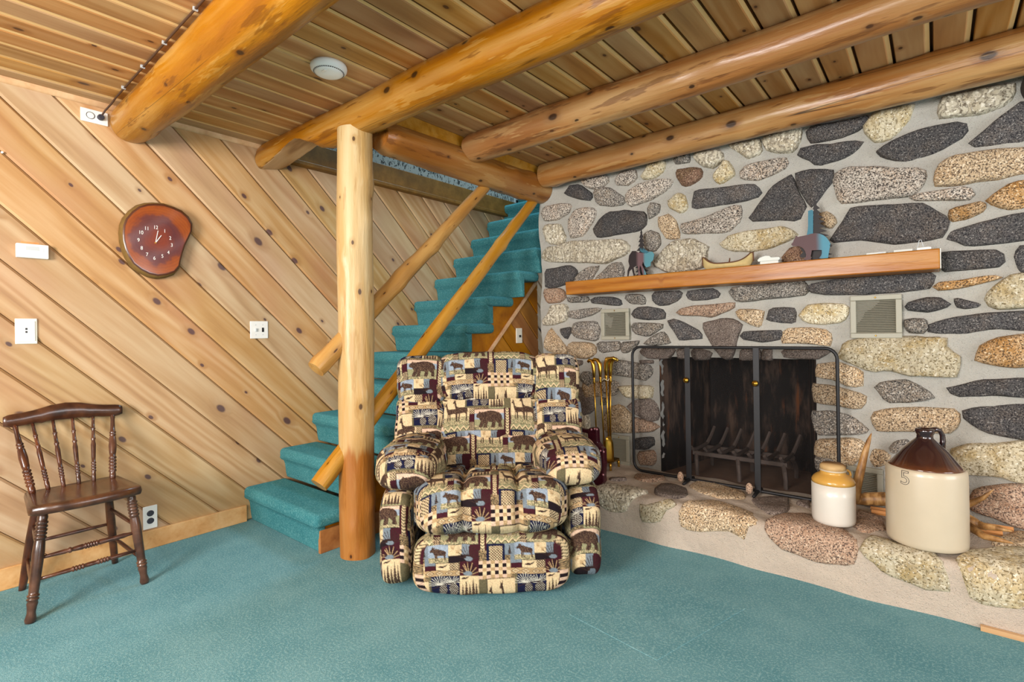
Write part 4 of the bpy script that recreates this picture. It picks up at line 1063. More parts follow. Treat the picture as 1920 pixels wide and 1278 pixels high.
# ---- brass fire tools
ft = empty('fire_tools', (-1.66, 2.985, HZ)); tag(ft, 'slim brass fireplace tools on a footed stand left of the fire screen', 'fire tools')
b = MB(); b.box((-1.735, 2.925, HZ + .045), (-1.615, 3.045, HZ + .057)); bs = part(ft, b, 'stand_base', M['darkbrass'], bevel=.003)
for x_, y_ in ((-1.73, 2.93), (-1.62, 2.93), (-1.73, 3.04), (-1.62, 3.04)): sub(bs, ft, MB().lathe([(.009, 0), (.006, .012), (.010, .03), (.006, .046)], 12, (x_, y_, HZ)), 'foot', M['brass'], smooth='all')
b = MB(); b.tube([(-1.655, 3.0, HZ + .05), (-1.655, 3.0, .60), (-1.655, 3.0, .84)], .0065, 10); part(ft, b, 'stand_pole', M['darkbrass'], smooth='all')
def tool(x, y, zt, lean, hx, name='tool'):
    r_ = part(ft, MB().tube([(x + lean, y, .34), (x + lean * .5, y, .6), (x, y, zt - .12)], .0048, 8), name, M['brass'], smooth='all')
    sub(r_, ft, MB().lathe([(.005, 0), (.010, .012), (.006, .024), (.010, .036), (.006, .05)], 12, (x, y, zt - .16)), 'collar', M['brass'], smooth='all')
    sub(r_, ft, MB().tube([(x, y, zt - .13), (x, y, zt - .08), (x + hx * .06, y, zt - .035), (x + hx * .35, y, zt - .008), (x + hx * .75, y, zt - .004), (x + hx, y, zt - .016)], [.007, .012, .0145, .013, .012, .009], 10), 'handle', M['brass'], smooth='all')
    return r_
tool(-1.693, 2.945, .935, .022, -.055); tool(-1.655, 2.955, .945, .012, .075); tool(-1.640, 2.985, .938, -.008, .055); tool(-1.668, 2.975, .942, .014, .025)
t4 = tool(-1.742, 2.95, .928, .012, -.045)
V = []; F = []
for i, z in enumerate(np.linspace(.28, .44, 9)):
    w = np.interp(z, [.28, .34, .40, .44], [.045, .046, .038, .010])
    for kk in range(7):
        a = -1 + kk / 3; V.append((-1.628 + w * a * .55, 2.925 - .012 * (1 - a*a) + .02 * a, z))
for i in range(8):
    for kk in range(6): F.append((i*7+kk, i*7+kk+1, (i+1)*7+kk+1, (i+1)*7+kk))
o = part(ft, MB().add(V, F), 'shovel_blade', M['brass'], smooth='all', fix=False); mo = o.modifiers.new('s', 'SOLIDIFY'); mo.thickness = .003
o = part(ft, MB().tube([(-1.664 + .022 * cos(a), 2.965 + .022 * sin(a), .80 + .006 * sin(3*a)) for a in np.linspace(0, 2*pi, 20)], .0025, 6), 'string_tie', M['ivory'])

# ---- maroon bellows
be = empty('bellows', (-1.545, 2.60, HZ)); tag(be, 'dark maroon leather bellows with pale studs behind the recliner', 'bellows')
def bpt(px, py, y=2.60): p = hit(px, py, 1, y); return (p[0], max(HZ + .001, p[2]))
BP = [(1103,806),(1108,801),(1118,801),(1121,806),(1122,828),(1128,836),(1134,842),(1135,870),(1134,892),(1135,902),(1128,912),(1104,917),(1100,916),(1101,890),(1104,860),(1106,835)]
part(be, MB().prism([bpt(*p) for p in BP], lambda a, c_, d: (a, d, c_), 2.585, 2.625), 'front_board', M['maroon'], bevel=.006, seg=2)
NP = [(1060,790),(1074,795),(1085,801),(1098,804),(1106,804),(1106,813),(1095,810),(1076,807),(1060,806)]
part(be, MB().prism([bpt(*p) for p in NP], lambda a, c_, d: (a, d, c_), 2.592, 2.618), 'nozzle_arm', M['maroon'], bevel=.004, seg=2)
for px, py in ((1114, 804), (1108, 805), (1118, 805), (1131, 847), (1125, 845), (1130, 890), (1106, 903)):
    p = bpt(px, py, 2.58); q = MB().lathe([(.007, 0), (.006, .004), (.003, .006), (0, .0066)], 12)
    part(be, MB().add([(p[0] + v[0], 2.586 - v[2], p[1] + v[1]) for v in q.v], q.f), 'stud', M['stud'], smooth='all')

# ---- stoneware jug
JX, JY = -.041, 2.693; jr = .1335
jg = empty('stoneware_jug', (JX, JY, HZ + .015)); tag(jg, 'large cream stoneware jug with brown cone top and handle on the hearth', 'jug')
jz = HZ + .015
b = MB().lathe([(0, 0), (jr - .008, 0), (jr - .001, .006), (jr, .02), (jr + .001, .15), (jr, .285), (jr - .002, .300), (jr - .008, .309)], 56, (JX, JY, jz)); part(jg, b, 'body', M['cream'], smooth='all')
b = MB().lathe([(jr - .008, .309), (jr - .016, .314), (.075, .372), (.042, .408), (.031, .418), (.0275, .424), (.0275, .436), (.031, .441), (.033, .452), (.031, .460), (.024, .461), (.022, .44), (0, .43)], 56, (JX, JY, jz)); part(jg, b, 'cone_top', M['browng'], smooth='all')
hd = Vector((cos(TH), sin(TH), 0))
hb = [Vector((JX, JY, jz)) + hd * a + Vector((0, 0, z)) for a, z in ((.026, .452), (.045, .456), (.062, .450), (.072, .432), (.074, .405), (.068, .378))]
part(jg, MB().tube(hb, [.011, .010, .009, .0095, .0105, .013], 10), 'handle', M['browng'], smooth='all')
V, F = text_mesh('5', .078, outline=.0009)
a5 = math.atan2(-JY, -JX) - .50
part(jg, MB().add([(JX + (jr + .0006 ) * cos(a5 + p[0] / jr), JY + (jr + .0006) * sin(a5 + p[0] / jr), jz + .272 + p[1]) for p in V], F), 'stamped_numeral', M['darkplug'], fix=False)

# ---- small crock
KX, KY, kr = -.369, 2.716, .086
cr = empty('stoneware_crock', (KX, KY, HZ + .015)); tag(cr, 'small white crock with amber shoulder and wooden lid on the hearth', 'crock')
kz = HZ + .015
part(cr, MB().lathe([(0, 0), (kr - .012, 0), (kr - .003, .006), (kr, .02), (kr, .12), (kr - .0005, .178)], 48, (KX, KY, kz)), 'body', M['crockwhite'], smooth='all')
part(cr, MB().lathe([(kr - .0005, .178), (kr - .001, .190), (kr - .008, .202), (kr - .022, .214), (.054, .219), (.051, .224), (.051, .233)], 48, (KX, KY, kz)), 'shoulder', M['amber'], smooth='all')
part(cr, MB().lathe([(.051, .231), (.054, .233), (.054, .237), (.050, .239)], 48, (KX, KY, kz)), 'rim', M['cream'], smooth='all')
part(cr, MB().lathe([(.049, .236), (.052, .243), (.051, .255), (.044, .263), (0, .265)], 32, (KX, KY, kz)), 'lid', M['corklid'], smooth='all')
hb = [Vector((KX, KY, kz)) + hd * a + Vector((0, 0, z)) for a, z in ((.050, .226), (.064, .231), (.076, .224), (.080, .210), (.074, .196))]
part(cr, MB().tube(hb, .0055, 8), 'handle', M['amber'], smooth='all')

# ---- antler and fatwood behind the jug
an = empty('antler', (-.06, 2.93, HZ)); tag(an, 'brown shed antler lying behind the stoneware jug', 'antler')
def pt(px, py, y): p = hit(px, py, 1, y); return (p[0], y, max(p[2], HZ + .014))
part(an, MB().tube([pt(1596, 938, 2.86), pt(1625, 935, 2.88), pt(1660, 935, 2.90), pt(1730, 948, 2.90), pt(1790, 962, 2.88), pt(1822, 978, 2.86), pt(1850, 990, 2.84)], [.016, .030, .032, .030, .028, .024, .010], 12), 'beam', M['antler'], smooth='all')
part(an, MB().tube([pt(1603, 938, 2.86), pt(1606, 912, 2.85), pt(1614, 880, 2.85), pt(1622, 848, 2.86), pt(1629, 825, 2.87), pt(1634, 812, 2.88)], [.022, .021, .018, .014, .009, .002], 10), 'tine', M['antler'], smooth='all')
part(an, MB().tube([pt(1790, 955, 2.90), pt(1822, 942, 2.90), pt(1845, 932, 2.89), pt(1862, 918, 2.88)], [.016, .013, .009, .002], 10), 'tine', M['antler'], smooth='all')
part(an, MB().tube([pt(1815, 975, 2.87), pt(1845, 986, 2.84), pt(1872, 990, 2.81), pt(1898, 996, 2.79)], [.018, .014, .010, .003], 10), 'tine', M['antler'], smooth='all')
part(an, MB().tube([pt(1815, 985, 2.84), pt(1845, 1005, 2.76), pt(1872, 1011, 2.74), pt(1900, 1018, 2.72)], [.018, .013, .010, .002], 10), 'tine', M['antler'], smooth='all')
for i, (a, c_, lab) in enumerate([((1632, 952), (1900, 992), 'split fatwood stick lying highest behind the jug'), ((1634, 958), (1880, 1000), 'split fatwood stick lying lowest behind the jug')]):
    A_ = Vector(hit(*a, 2, HZ + .02)); B_ = Vector(hit(*c_, 2, HZ + .02))
    r = empty('fatwood_stick', (A_ + B_) / 2); tag(r, lab, 'stick', 'kindling behind the jug')
    part(r, MB().tube([A_, A_.lerp(B_, .5), B_], [.011, .013, .011], 5), 'stick', M['stick'])

# ---- things on the mantel
MZ = 1.456
def sil(o, pts, s, y): return [(p[0], p[2]) for p in (hit(o[0] + u / s, o[1] + v / s, 1, y) for u, v in pts)]
def plate(root, poly, y0, name, m, th=.002):
    return part(root, MB().prism(poly, lambda a, c_, d: (a, d, c_), y0, y0 + th), name, m)
def spruce(cx, zt, zb, hw0, hw1, n, seed):
    g = np.random.default_rng(seed); Lp = []; Rp = []
    for i in range(n):
        t_ = i / n; z = zt + (zb - zt) * (t_ + .5 / n); w_ = .12 + .88 * t_ ** .75
        zd = (zt - zb) / n
        Rp += [(cx + hw1 * w_ * .30, z + zd * .4), (cx + hw1 * w_ * g.uniform(.8, 1.05), z - zd * .45), (cx + hw1 * w_ * .7, z - zd * .5)]
        Lp += [(cx - hw0 * w_ * .30, z + zd * .4), (cx - hw0 * w_ * g.uniform(.8, 1.05), z - zd * .45), (cx - hw0 * w_ * .7, z - zd * .5)]
    return [(cx, zt + .004)] + Rp + [(cx + hw1 * .25, zb), (cx - hw0 * .25, zb)] + Lp[::-1]
bo = (1440, 360)
bs_ = empty('bear_silhouette', (-.49, 3.01, MZ)); tag(bs_, 'cut steel bear before a spruce, standing on the mantel', 'ornament')
BEAR = [(370,830),(400,800),(410,765),(435,730),(440,700),(460,695),(475,715),(520,705),(600,690),(690,665),(760,655),(830,665),(890,690),(940,730),(980,790),(1000,830),(985,900),(975,950),(965,1010),(960,1050),(860,1060),(815,1054),(850,1010),(860,975),(858,925),(800,925),(700,930),(690,985),(680,1040),(690,1080),(570,1080),(600,1040),(610,1000),(590,940),(555,890),(500,865),(440,860),(400,862),(380,850)]
plate(bs_, [(a, max(MZ, c_)) for a, c_ in sil(bo, BEAR, 8.52, 3.0)], 3.0, 'bear', M['steel'])
p_ = sil(bo, [(745, 125), (745, 660)], 8.52, 3.03)
plate(bs_, spruce(p_[0][0], p_[0][1], MZ + .005, .040, .095, 13, 3), 3.03, 'tree', M['darksteel'])
plate(bs_, sil(bo, [(640,300),(700,280),(722,300),(720,660),(620,690),(640,560)], 8.52, 3.024), 3.024, 'tree_sheen', M['tealsteel'])  # teal sheen on the tree's left side, painted as a separate plate
plate(bs_, [(a, max(MZ, c_)) for a, c_ in sil(bo, [(500,880),(560,900),(610,990),(600,1040),(540,1050),(500,1020),(560,960)], 8.52, 3.028)], 3.028, 'far_leg', M['darksteel'])
plate(bs_, [(a, max(MZ, c_)) for a, c_ in sil(bo, [(690,925),(860,920),(850,1030),(800,1050),(690,1040)], 8.52, 3.026)], 3.026, 'far_hind_leg', M['darksteel'])
plate(bs_, sil(bo, [(985,850),(1000,830),(1022,840),(1020,870),(1000,878)], 8.52, 3.0), 3.0, 'tail', M['darksteel'])
b = MB(); b.box((-.56, 3.0, MZ), (-.42, 3.035, MZ + .0025)); part(bs_, b, 'foot_plate', M['darksteel'])
mo_ = (1150, 400)
mz_ = empty('moose_silhouette', (-1.44, 3.01, MZ)); tag(mz_, 'cut steel moose before a spruce at the left end of the mantel', 'ornament')
MOOSE = [(210,560),(250,500),(300,500),(330,520),(420,530),(450,510),(520,510),(545,545),(530,620),(500,650),(495,700),(440,720),(415,690),(395,640),(385,690),(430,780),(440,818),(395,820),(370,720),(355,690),(345,760),(370,824),(330,828),(335,750),(320,690),(270,720),(280,790),(300,835),(270,836),(245,740),(215,770),(200,842),(185,842),(190,760),(215,700),(200,640)]
plate(mz_, [(a, max(MZ, c_)) for a, c_ in sil(mo_, MOOSE, 7.111, 3.0)], 3.0, 'moose', M['moosesteel'])
plate(mz_, sil(mo_, [(352,448),(358,500),(385,520),(440,530),(470,515),(442,488),(432,500),(424,465),(412,495),(398,455),(388,495),(372,455),(370,490)], 7.111, 2.996), 2.996, 'antlers', M['tealsteel'])
p_ = sil(mo_, [(372, 208), (372, 560)], 7.111, 3.03)
plate(mz_, spruce(p_[0][0], p_[0][1], MZ + .004, .062, .056, 11, 5), 3.03, 'tree', M['darksteel'])
b = MB(); b.box((-1.50, 2.995, MZ), (-1.39, 3.035, MZ + .0025)); part(mz_, b, 'foot_plate', M['darksteel'])

ca = empty('bark_canoe', (-.905, 3.015, MZ)); tag(ca, 'small birch bark canoe model on the mantel', 'canoe model')
V = []; F = []; R_ = []; NS = 25
for i in range(NS):
    t_ = -1 + 2 * i / (NS - 1); x_ = -.905 + .138 * t_; w_ = .032 * max(0, 1 - t_**2) ** .6 + .0012
    zb_ = MZ + .002 + .030 * max(0, abs(t_) - .86) / .14; zt = MZ + .032 + .060 * abs(t_) ** 3.4
    if i in (0, NS - 1): zt -= .014
    ring = []
    for kk in range(9):
        a = pi * kk / 8; ring.append((x_, 3.015 - w_ * cos(a) * (1 if kk in (0, 8) else 1.05), zt + (zb_ - zt) * sin(a) ** .55 if kk not in (0, 8) else zt))
    V += ring; R_.append((ring[0], ring[8]))
for i in range(NS - 1):
    for kk in range(8): F.append((i*9+kk, i*9+kk+1, (i+1)*9+kk+1, (i+1)*9+kk))
o = part(ca, MB().add(V, F), 'hull', M['bark'], smooth='all', fix=False); mo = o.modifiers.new('s', 'SOLIDIFY'); mo.thickness = .003
for s_ in (0, 1): part(ca, MB().tube([q[s_] for q in R_], .0035, 6), 'gunwale', M['barkedge'])
for i in (0, NS - 1): part(ca, MB().tube([V[i*9 + kk] for kk in (0, 4)] + [(V[i*9+4][0], 3.015, V[i*9+4][2] - .001)], .004, 6), 'stem_wrap', M['barkedge'])
for i in (8, 12, 16): part(ca, MB().tube([R_[i][0], R_[i][1]], .0025, 6), 'thwart', M['barkedge'])
part(ca, MB().tube([(R_[13][0][0], 3.01, R_[13][0][2] - .005), (R_[13][0][0] + .004, 3.012, R_[13][0][2] + .028)], [.005, .003], 6), 'paddle', M['barkedge'])

r = empty('white_box', (-.677, 2.99, MZ)); tag(r, 'small white lidded box beside the canoe on the mantel', 'box')
part(r, MB().add([], []).box((-.722, 2.965, MZ), (-.632, 3.01, MZ + .018)), 'body', M['matwhite'], bevel=.002)
V = []
part(r, MB().prism([(-.731, MZ + .018), (-.734, MZ + .028), (-.722, MZ + .040), (-.695, MZ + .047), (-.674, MZ + .044), (-.668, MZ + .036), (-.628, MZ + .034), (-.624, MZ + .026), (-.628, MZ + .018)], lambda a, c_, d: (a, d, c_), 2.962, 3.013), 'lid', M['matwhite'], bevel=.002)
r = empty('white_packet', (-.213, 2.985, MZ)); tag(r, 'flat white packet with a grey band near the right end of the mantel', 'packet')
part(r, MB().box((-.252, 2.972, MZ), (-.176, 3.0, MZ + .012)), 'sleeve', M['matwhite'], bevel=.001); part(r, MB().box((-.205, 2.9715, MZ + .003), (-.185, 3.0005, MZ + .0125)), 'printed_band', M['greyplastic'])
r = empty('white_packet', (-.11, 2.985, MZ)); tag(r, 'plain flat white packet beside the wire loop on the mantel', 'packet')
part(r, MB().box((-.147, 2.970, MZ), (-.078, 3.0, MZ + .014)), 'sleeve', M['matwhite'], bevel=.001)
r = empty('wire_holder', (-.04, 2.98, MZ)); tag(r, 'tiny white roller with a bent wire loop at the mantel end', 'holder')
q = MB().tube([(-.062, 2.975, MZ + .009), (-.022, 2.975, MZ + .009), (-.012, 2.975, MZ + .009)], [.008, .009, .006], 12); part(r, q, 'roller', M['white'], smooth=True)
part(r, MB().tube([(-.066, 2.982, MZ + .004), (-.058, 2.982, MZ + .03), (-.054, 2.982, MZ + .05), (-.047, 2.982, MZ + .052), (-.043, 2.982, MZ + .035), (-.038, 2.982, MZ + .012)], .0016, 6), 'wire', M['greyplastic'])

# ================================================================== recliner in patchwork tapestry
TW, THh = 300, 286
def make_tile():
    g = np.random.default_rng(3)
    T = np.zeros((THh, TW, 3)); yy, xx = np.mgrid[0:THh, 0:TW].astype(float)
    C = {'cream': (238,216,180), 'pink': (234,206,184), 'tan': (204,178,140), 'olive': (134,126,100), 'blue': (150,160,168), 'navy': (40,44,82), 'maroon': (92,42,54), 'brown': (84,62,56), 'dark': (54,40,46), 'sage': (176,174,140), 'white': (226,222,208), 'sky': (176,188,200)}
    T[:] = C['tan']
    def put(mask, c, soft=None):
        T[mask] = C[c] if isinstance(c, str) else c
    def rect(x0, y0, x1, y1, c):
        m = (((xx - x0) % TW) < (x1 - x0)) & (((yy - y0) % THh) < (y1 - y0)); put(m, c); return m
    def edge(x0, y0, x1, y1):
        for q in ((x0, y0, x1, y0+1.2), (x0, y1-1.2, x1, y1), (x0, y0, x0+1.2, y1), (x1-1.2, y0, x1, y1)): rect(*q, 'dark')
    def poly(P, c, ox, oy, sx, sy, grain=0):
        P = np.array(P, float) * (sx, sy) + (ox, oy); ins = np.zeros(T.shape[:2], bool)
        for dx in (0, TW):
            X = xx + dx; m = np.zeros_like(ins)
            for (xa, ya), (xb, yb_) in zip(P, np.roll(P, -1, 0)):
                cnd = ((ya > yy) != (yb_ > yy)); xi = xa + (yy - ya) / ((yb_ - ya) if yb_ != ya else 1e-9) * (xb - xa); m ^= cnd & (X < xi)
            ins |= m
        col = np.array(C[c], float)
        if grain:
            nz = g.uniform(0, 1, T.shape[:2]); T[ins] = col; T[ins & (nz > .72)] = col * .5 + np.array(C['tan']) * .5
        else: T[ins] = col
    def ell(cx, cy, rx, ry, c): put(((xx - cx) / rx) ** 2 + ((yy - cy) / ry) ** 2 < 1, c)
    def line(x0, y0, x1, y1, w, c):
        d = math.hypot(x1 - x0, y1 - y0); t = np.clip(((xx - x0) * (x1 - x0) + (yy - y0) * (y1 - y0)) / (d * d), 0, 1)
        put(np.hypot(xx - x0 - t * (x1 - x0), yy - y0 - t * (y1 - y0)) < w, c)
    BEARP = [(0,.32),(.03,.2),(.10,.13),(.14,.04),(.18,.10),(.30,.08),(.5,.0),(.7,.03),(.88,.12),(.97,.28),(1,.5),(.95,.62),(.99,.97),(.84,.97),(.84,.74),(.74,.62),(.72,.9),(.66,.98),(.55,.97),(.60,.68),(.45,.64),(.40,.98),(.26,.98),(.31,.7),(.22,.97),(.08,.95),(.18,.62),(.12,.44),(.04,.42)]
    DEERP = [(0,.17),(.06,.09),(.05,-.03),(.11,.06),(.17,-.04),(.17,.1),(.24,.34),(.35,.40),(.8,.40),(.92,.47),(.96,.62),(.89,.58),(.91,1.0),(.86,1.0),(.80,.68),(.7,.64),(.45,.67),(.43,1.0),(.38,1.0),(.36,.68),(.30,.66),(.28,1.0),(.23,1.0),(.24,.62),(.16,.42),(.1,.21),(.03,.22)]
    MOOSEP = [(0,.34),(.05,.24),(.14,.2),(.10,.06),(.16,.12),(.2,.0),(.24,.13),(.34,.05),(.30,.2),(.42,.16),(.55,.22),(.8,.3),(.95,.36),(1,.5),(.94,.62),(.96,1.0),(.9,1.0),(.84,.68),(.6,.64),(.46,.66),(.47,1.0),(.41,1.0),(.38,.68),(.34,1.0),(.28,1.0),(.28,.6),(.22,.46),(.14,.4),(.05,.44)]
    def tree(cx, y0, y1, hw, c='brown'):
        n = 7; P = [(cx, y0)]; R = []
        for i in range(n):
            t = (i + 1) / n; y = y0 + (y1 - y0) * t * .94; w = hw * t
            R += [(cx + w, y), (cx + w * .45, y - (y1-y0)/n * .25)]
        P += R + [(cx + 1, y1), (cx - 1, y1)] + [(2*cx - a, b_) for a, b_ in R[::-1]]
        poly(P, c, 0, 0, 1, 1, grain=1)
    def checks(x0, y0, nx, ny, s):
        for i in range(nx):
            for j in range(ny):
                c = ('dark' if (i + j) % 2 else 'cream') if j % 2 else ('tan' if (i + j) % 2 else 'pink')
                rect(x0 + i*s, y0 + j*s*.9, x0 + (i+1)*s, y0 + (j+1)*s*.9, c)
    def lattice(x0, y0, x1, y1, s=8):
        m = rect(x0, y0, x1, y1, 'cream'); a = ((xx + yy) % s < 2.6) | ((xx - yy) % s < 2.6); T[m & a] = C['brown']
    def grass(x0, y0, x1, y1):
        m = rect(x0, y0, x1, y1, 'sage'); nz = g.uniform(0, 1, (THh, TW)); nz = (nz + np.roll(nz, 1, 0) + np.roll(nz, 2, 0)) / 3
        T[m & (nz > .58)] = C['olive']; T[m & (nz < .38)] = C['cream']
    rect(0, 0, 300, 286, 'olive'); nzb = g.uniform(0, 1, (THh, TW)); nzb = (nzb + np.roll(nzb, 1, 1) + np.roll(nzb, 1, 0)) / 3; T[nzb > .56] = C['tan']; T[nzb < .42] = C['brown']
    # deer panel with zigzag
    rect(0, 62, 118, 198, 'cream'); grass(0, 160, 118, 198)
    m = rect(0, 196, 118, 222, 'sage'); z = 209 + 8 * (np.abs(((xx / 26) % 1) - .5) * 4 - 1); T[m & (np.abs(yy - z) < 3.4)] = C['cream']; T[m & (np.abs(yy - z - 7) < 2)] = C['brown']
    poly(DEERP, 'brown', 6, 88, 60, 88, 1); poly(DEERP, 'brown', 42, 74, 72, 106, 1); edge(0, 62, 118, 198)
    rect(272, 62, 300, 128, 'olive')
    m = rect(272, 128, 300, 246, 'cream'); cv = (yy + np.abs(((xx - 286) )) * .9) % 12; T[m & (cv < 5)] = C['olive']; rect(272, 128, 279, 246, 'maroon'); rect(293, 128, 300, 246, 'maroon')
    checks(272, -2, 8, 5, 14)
    rect(84, -20, 122, 10, 'blue'); tree(103, -18 + THh, 9 + THh, 7, 'dark'); rect(84, 10, 122, 28, 'maroon')
    rect(122, 0, 205, 28, 'cream'); poly([(0,.6),(.3,.35),(.55,.4),(1,0),(.75,.5),(.5,.75),(.2,.7)], 'brown', 128, 4, 40, 18)
    lattice(172, 0, 205, 28, 9); edge(122, 0, 205, 28); rect(206, 0, 272, 48, 'maroon')
    for a in np.linspace(195, 345, 15): line(238, 46, 238 + 32 * cos(radians(a)), 46 + 44 * sin(radians(a)), 1.2, 'tan' if int(a) % 2 else 'dark')
    ell(234, 40, 16, 8, 'blue'); ell(221, 33, 5, 5, 'brown')
    # diamonds
    m = rect(84, 28, 205, 48, 'tan'); dm = np.abs(((xx - 84) / 34) % 1 - .5) * 34 + np.abs(yy - 38) * 1.6; T[m & (dm < 14)] = C['cream']; T[m & (np.abs(dm - 14) < 1.6)] = C['brown']; T[m & (dm < 6)] = C['tan']; T[m & (np.abs(dm - 6) < 1.2)] = C['maroon']
    # pine cones
    rect(98, 48, 206, 122, 'olive'); rect(106, 48, 206, 116, 'navy')
    for a in np.linspace(185, 355, 13): line(134, 82, 134 + 38 * cos(radians(a)), 82 + 36 * sin(radians(a)), 1.0, 'white')
    for a in np.linspace(190, 350, 11): line(178, 74, 178 + 32 * cos(radians(a)), 74 + 26 * sin(radians(a)), 1.0, 'white')
    line(110, 92, 205, 66, 1.4, 'brown')
    for cx, cy, rx, ry in ((146, 99, 14, 17), (184, 94, 17, 21)):
        e = ((xx - cx) / rx) ** 2 + ((yy - cy) / ry) ** 2 < 1; sc = (((xx - cx) + (yy - cy)) % 8 < 3.2) | (((xx - cx) - (yy - cy)) % 8 < 3.2); T[e] = C['white']; T[e & sc] = C['brown']
    # trees and bird
    rect(206, 48, 272, 130, 'cream'); rect(206, 116, 272, 130, 'sage')
    for cx, y0, hw in ((216, 72, 7), (228, 60, 9), (240, 70, 7), (252, 56, 9), (263, 68, 7)): tree(cx, y0, 126, hw)
    poly([(0,.6),(.3,.35),(.55,.4),(1,0),(.75,.5),(.5,.75),(.2,.7)], 'brown', 208, 48, 34, 16)
    # strip
    lattice(118, 122, 140, 150, 9); rect(118, 150, 140, 186, 'maroon'); lattice(118, 186, 140, 222, 7)
    # bear
    rect(140, 130, 272, 222, 'sage'); rect(140, 130, 272, 150, 'pink'); rect(140, 150, 272, 176, 'sky'); grass(140, 202, 272, 222); poly(BEARP, 'brown', 148, 138, 116, 74, 1); edge(140, 130, 272, 222)
    # bottom band
    rect(0, 222, 64, 286, 'navy'); lattice(8, 230, 56, 286, 10); rect(64, 222, 98, 266, 'blue'); tree(81, 226, 264, 8, 'dark'); 
    rect(98, 222, 168, 286, 'sky'); grass(98, 268, 168, 286); poly(MOOSEP, 'brown', 104, 226, 58, 52, 1)
    rect(168, 222, 212, 262, 'cream')
    for cx, cy in ((181, 234), (198, 250)):
        ell(cx, cy, 6, 5, 'tan')
        for k_ in range(4): ell(cx - 6 + 4*k_, cy - 8 + abs(k_ - 1.5), 1.7, 2.4, 'tan')
    rect(168, 262, 240, 286, 'dark'); rect(212, 222, 240, 262, 'blue'); rect(240, 222, 272, 286, 'maroon')
    for a in np.linspace(200, 340, 11): line(238, 282, 238 + 46 * cos(radians(a)), 282 + 54 * sin(radians(a)), 1.1, 'tan' if int(a) % 2 else 'brown')
    ell(236, 276, 15, 8, 'blue'); ell(224, 270, 5, 5, 'brown')
    w_ = g.normal(0, .07, T.shape[:2]); w_ = w_ + .05 * (((xx + 2*yy) % 4) < 2) - .025
    T = 255 * (np.clip(T * (1 + w_)[..., None], 0, 255) / 255) ** 1.32 * .84
    T = np.clip(T, 8, 250) / 255.0
    return np.where(T <= .04045, T / 12.92, ((T + .055) / 1.055) ** 2.4)
TILE = make_tile()
def tex(u, v):
    "bilinear sample, metres in"
    x = (u * 840.0) % TW; y = (-v * 840.0) % THh; x0 = np.floor(x).astype(int); y0 = np.floor(y).astype(int); fx = (x - x0)[:, None]; fy = (y - y0)[:, None]
    a = TILE[y0 % THh, x0 % TW]; b_ = TILE[y0 % THh, (x0+1) % TW]; c = TILE[(y0+1) % THh, x0 % TW]; d = TILE[(y0+1) % THh, (x0+1) % TW]
    return a*(1-fx)*(1-fy) + b_*fx*(1-fy) + c*(1-fx)*fy + d*fx*fy
RL = math.atan2(.047, 1.0); RA = TH + RL; RD = 2.5
rx_ = -sin(RA) * RD; ry_ = cos(RA) * RD
rec = empty('recliner', (rx_, ry_, 0), RA); tag(rec, 'overstuffed recliner in patchwork tapestry with bears, deer and pine cones', 'armchair')
RES = .0034
def nz(P, f, seed, k=7):
    g = np.random.default_rng(seed); o = np.zeros(len(P))
    for i in range(k):
        d = g.normal(0, 1, 3); d /= np.linalg.norm(d); o += np.sin(P @ d * f * g.uniform(.7, 1.5) + g.uniform(0, 6.3))
    return o / k ** .5
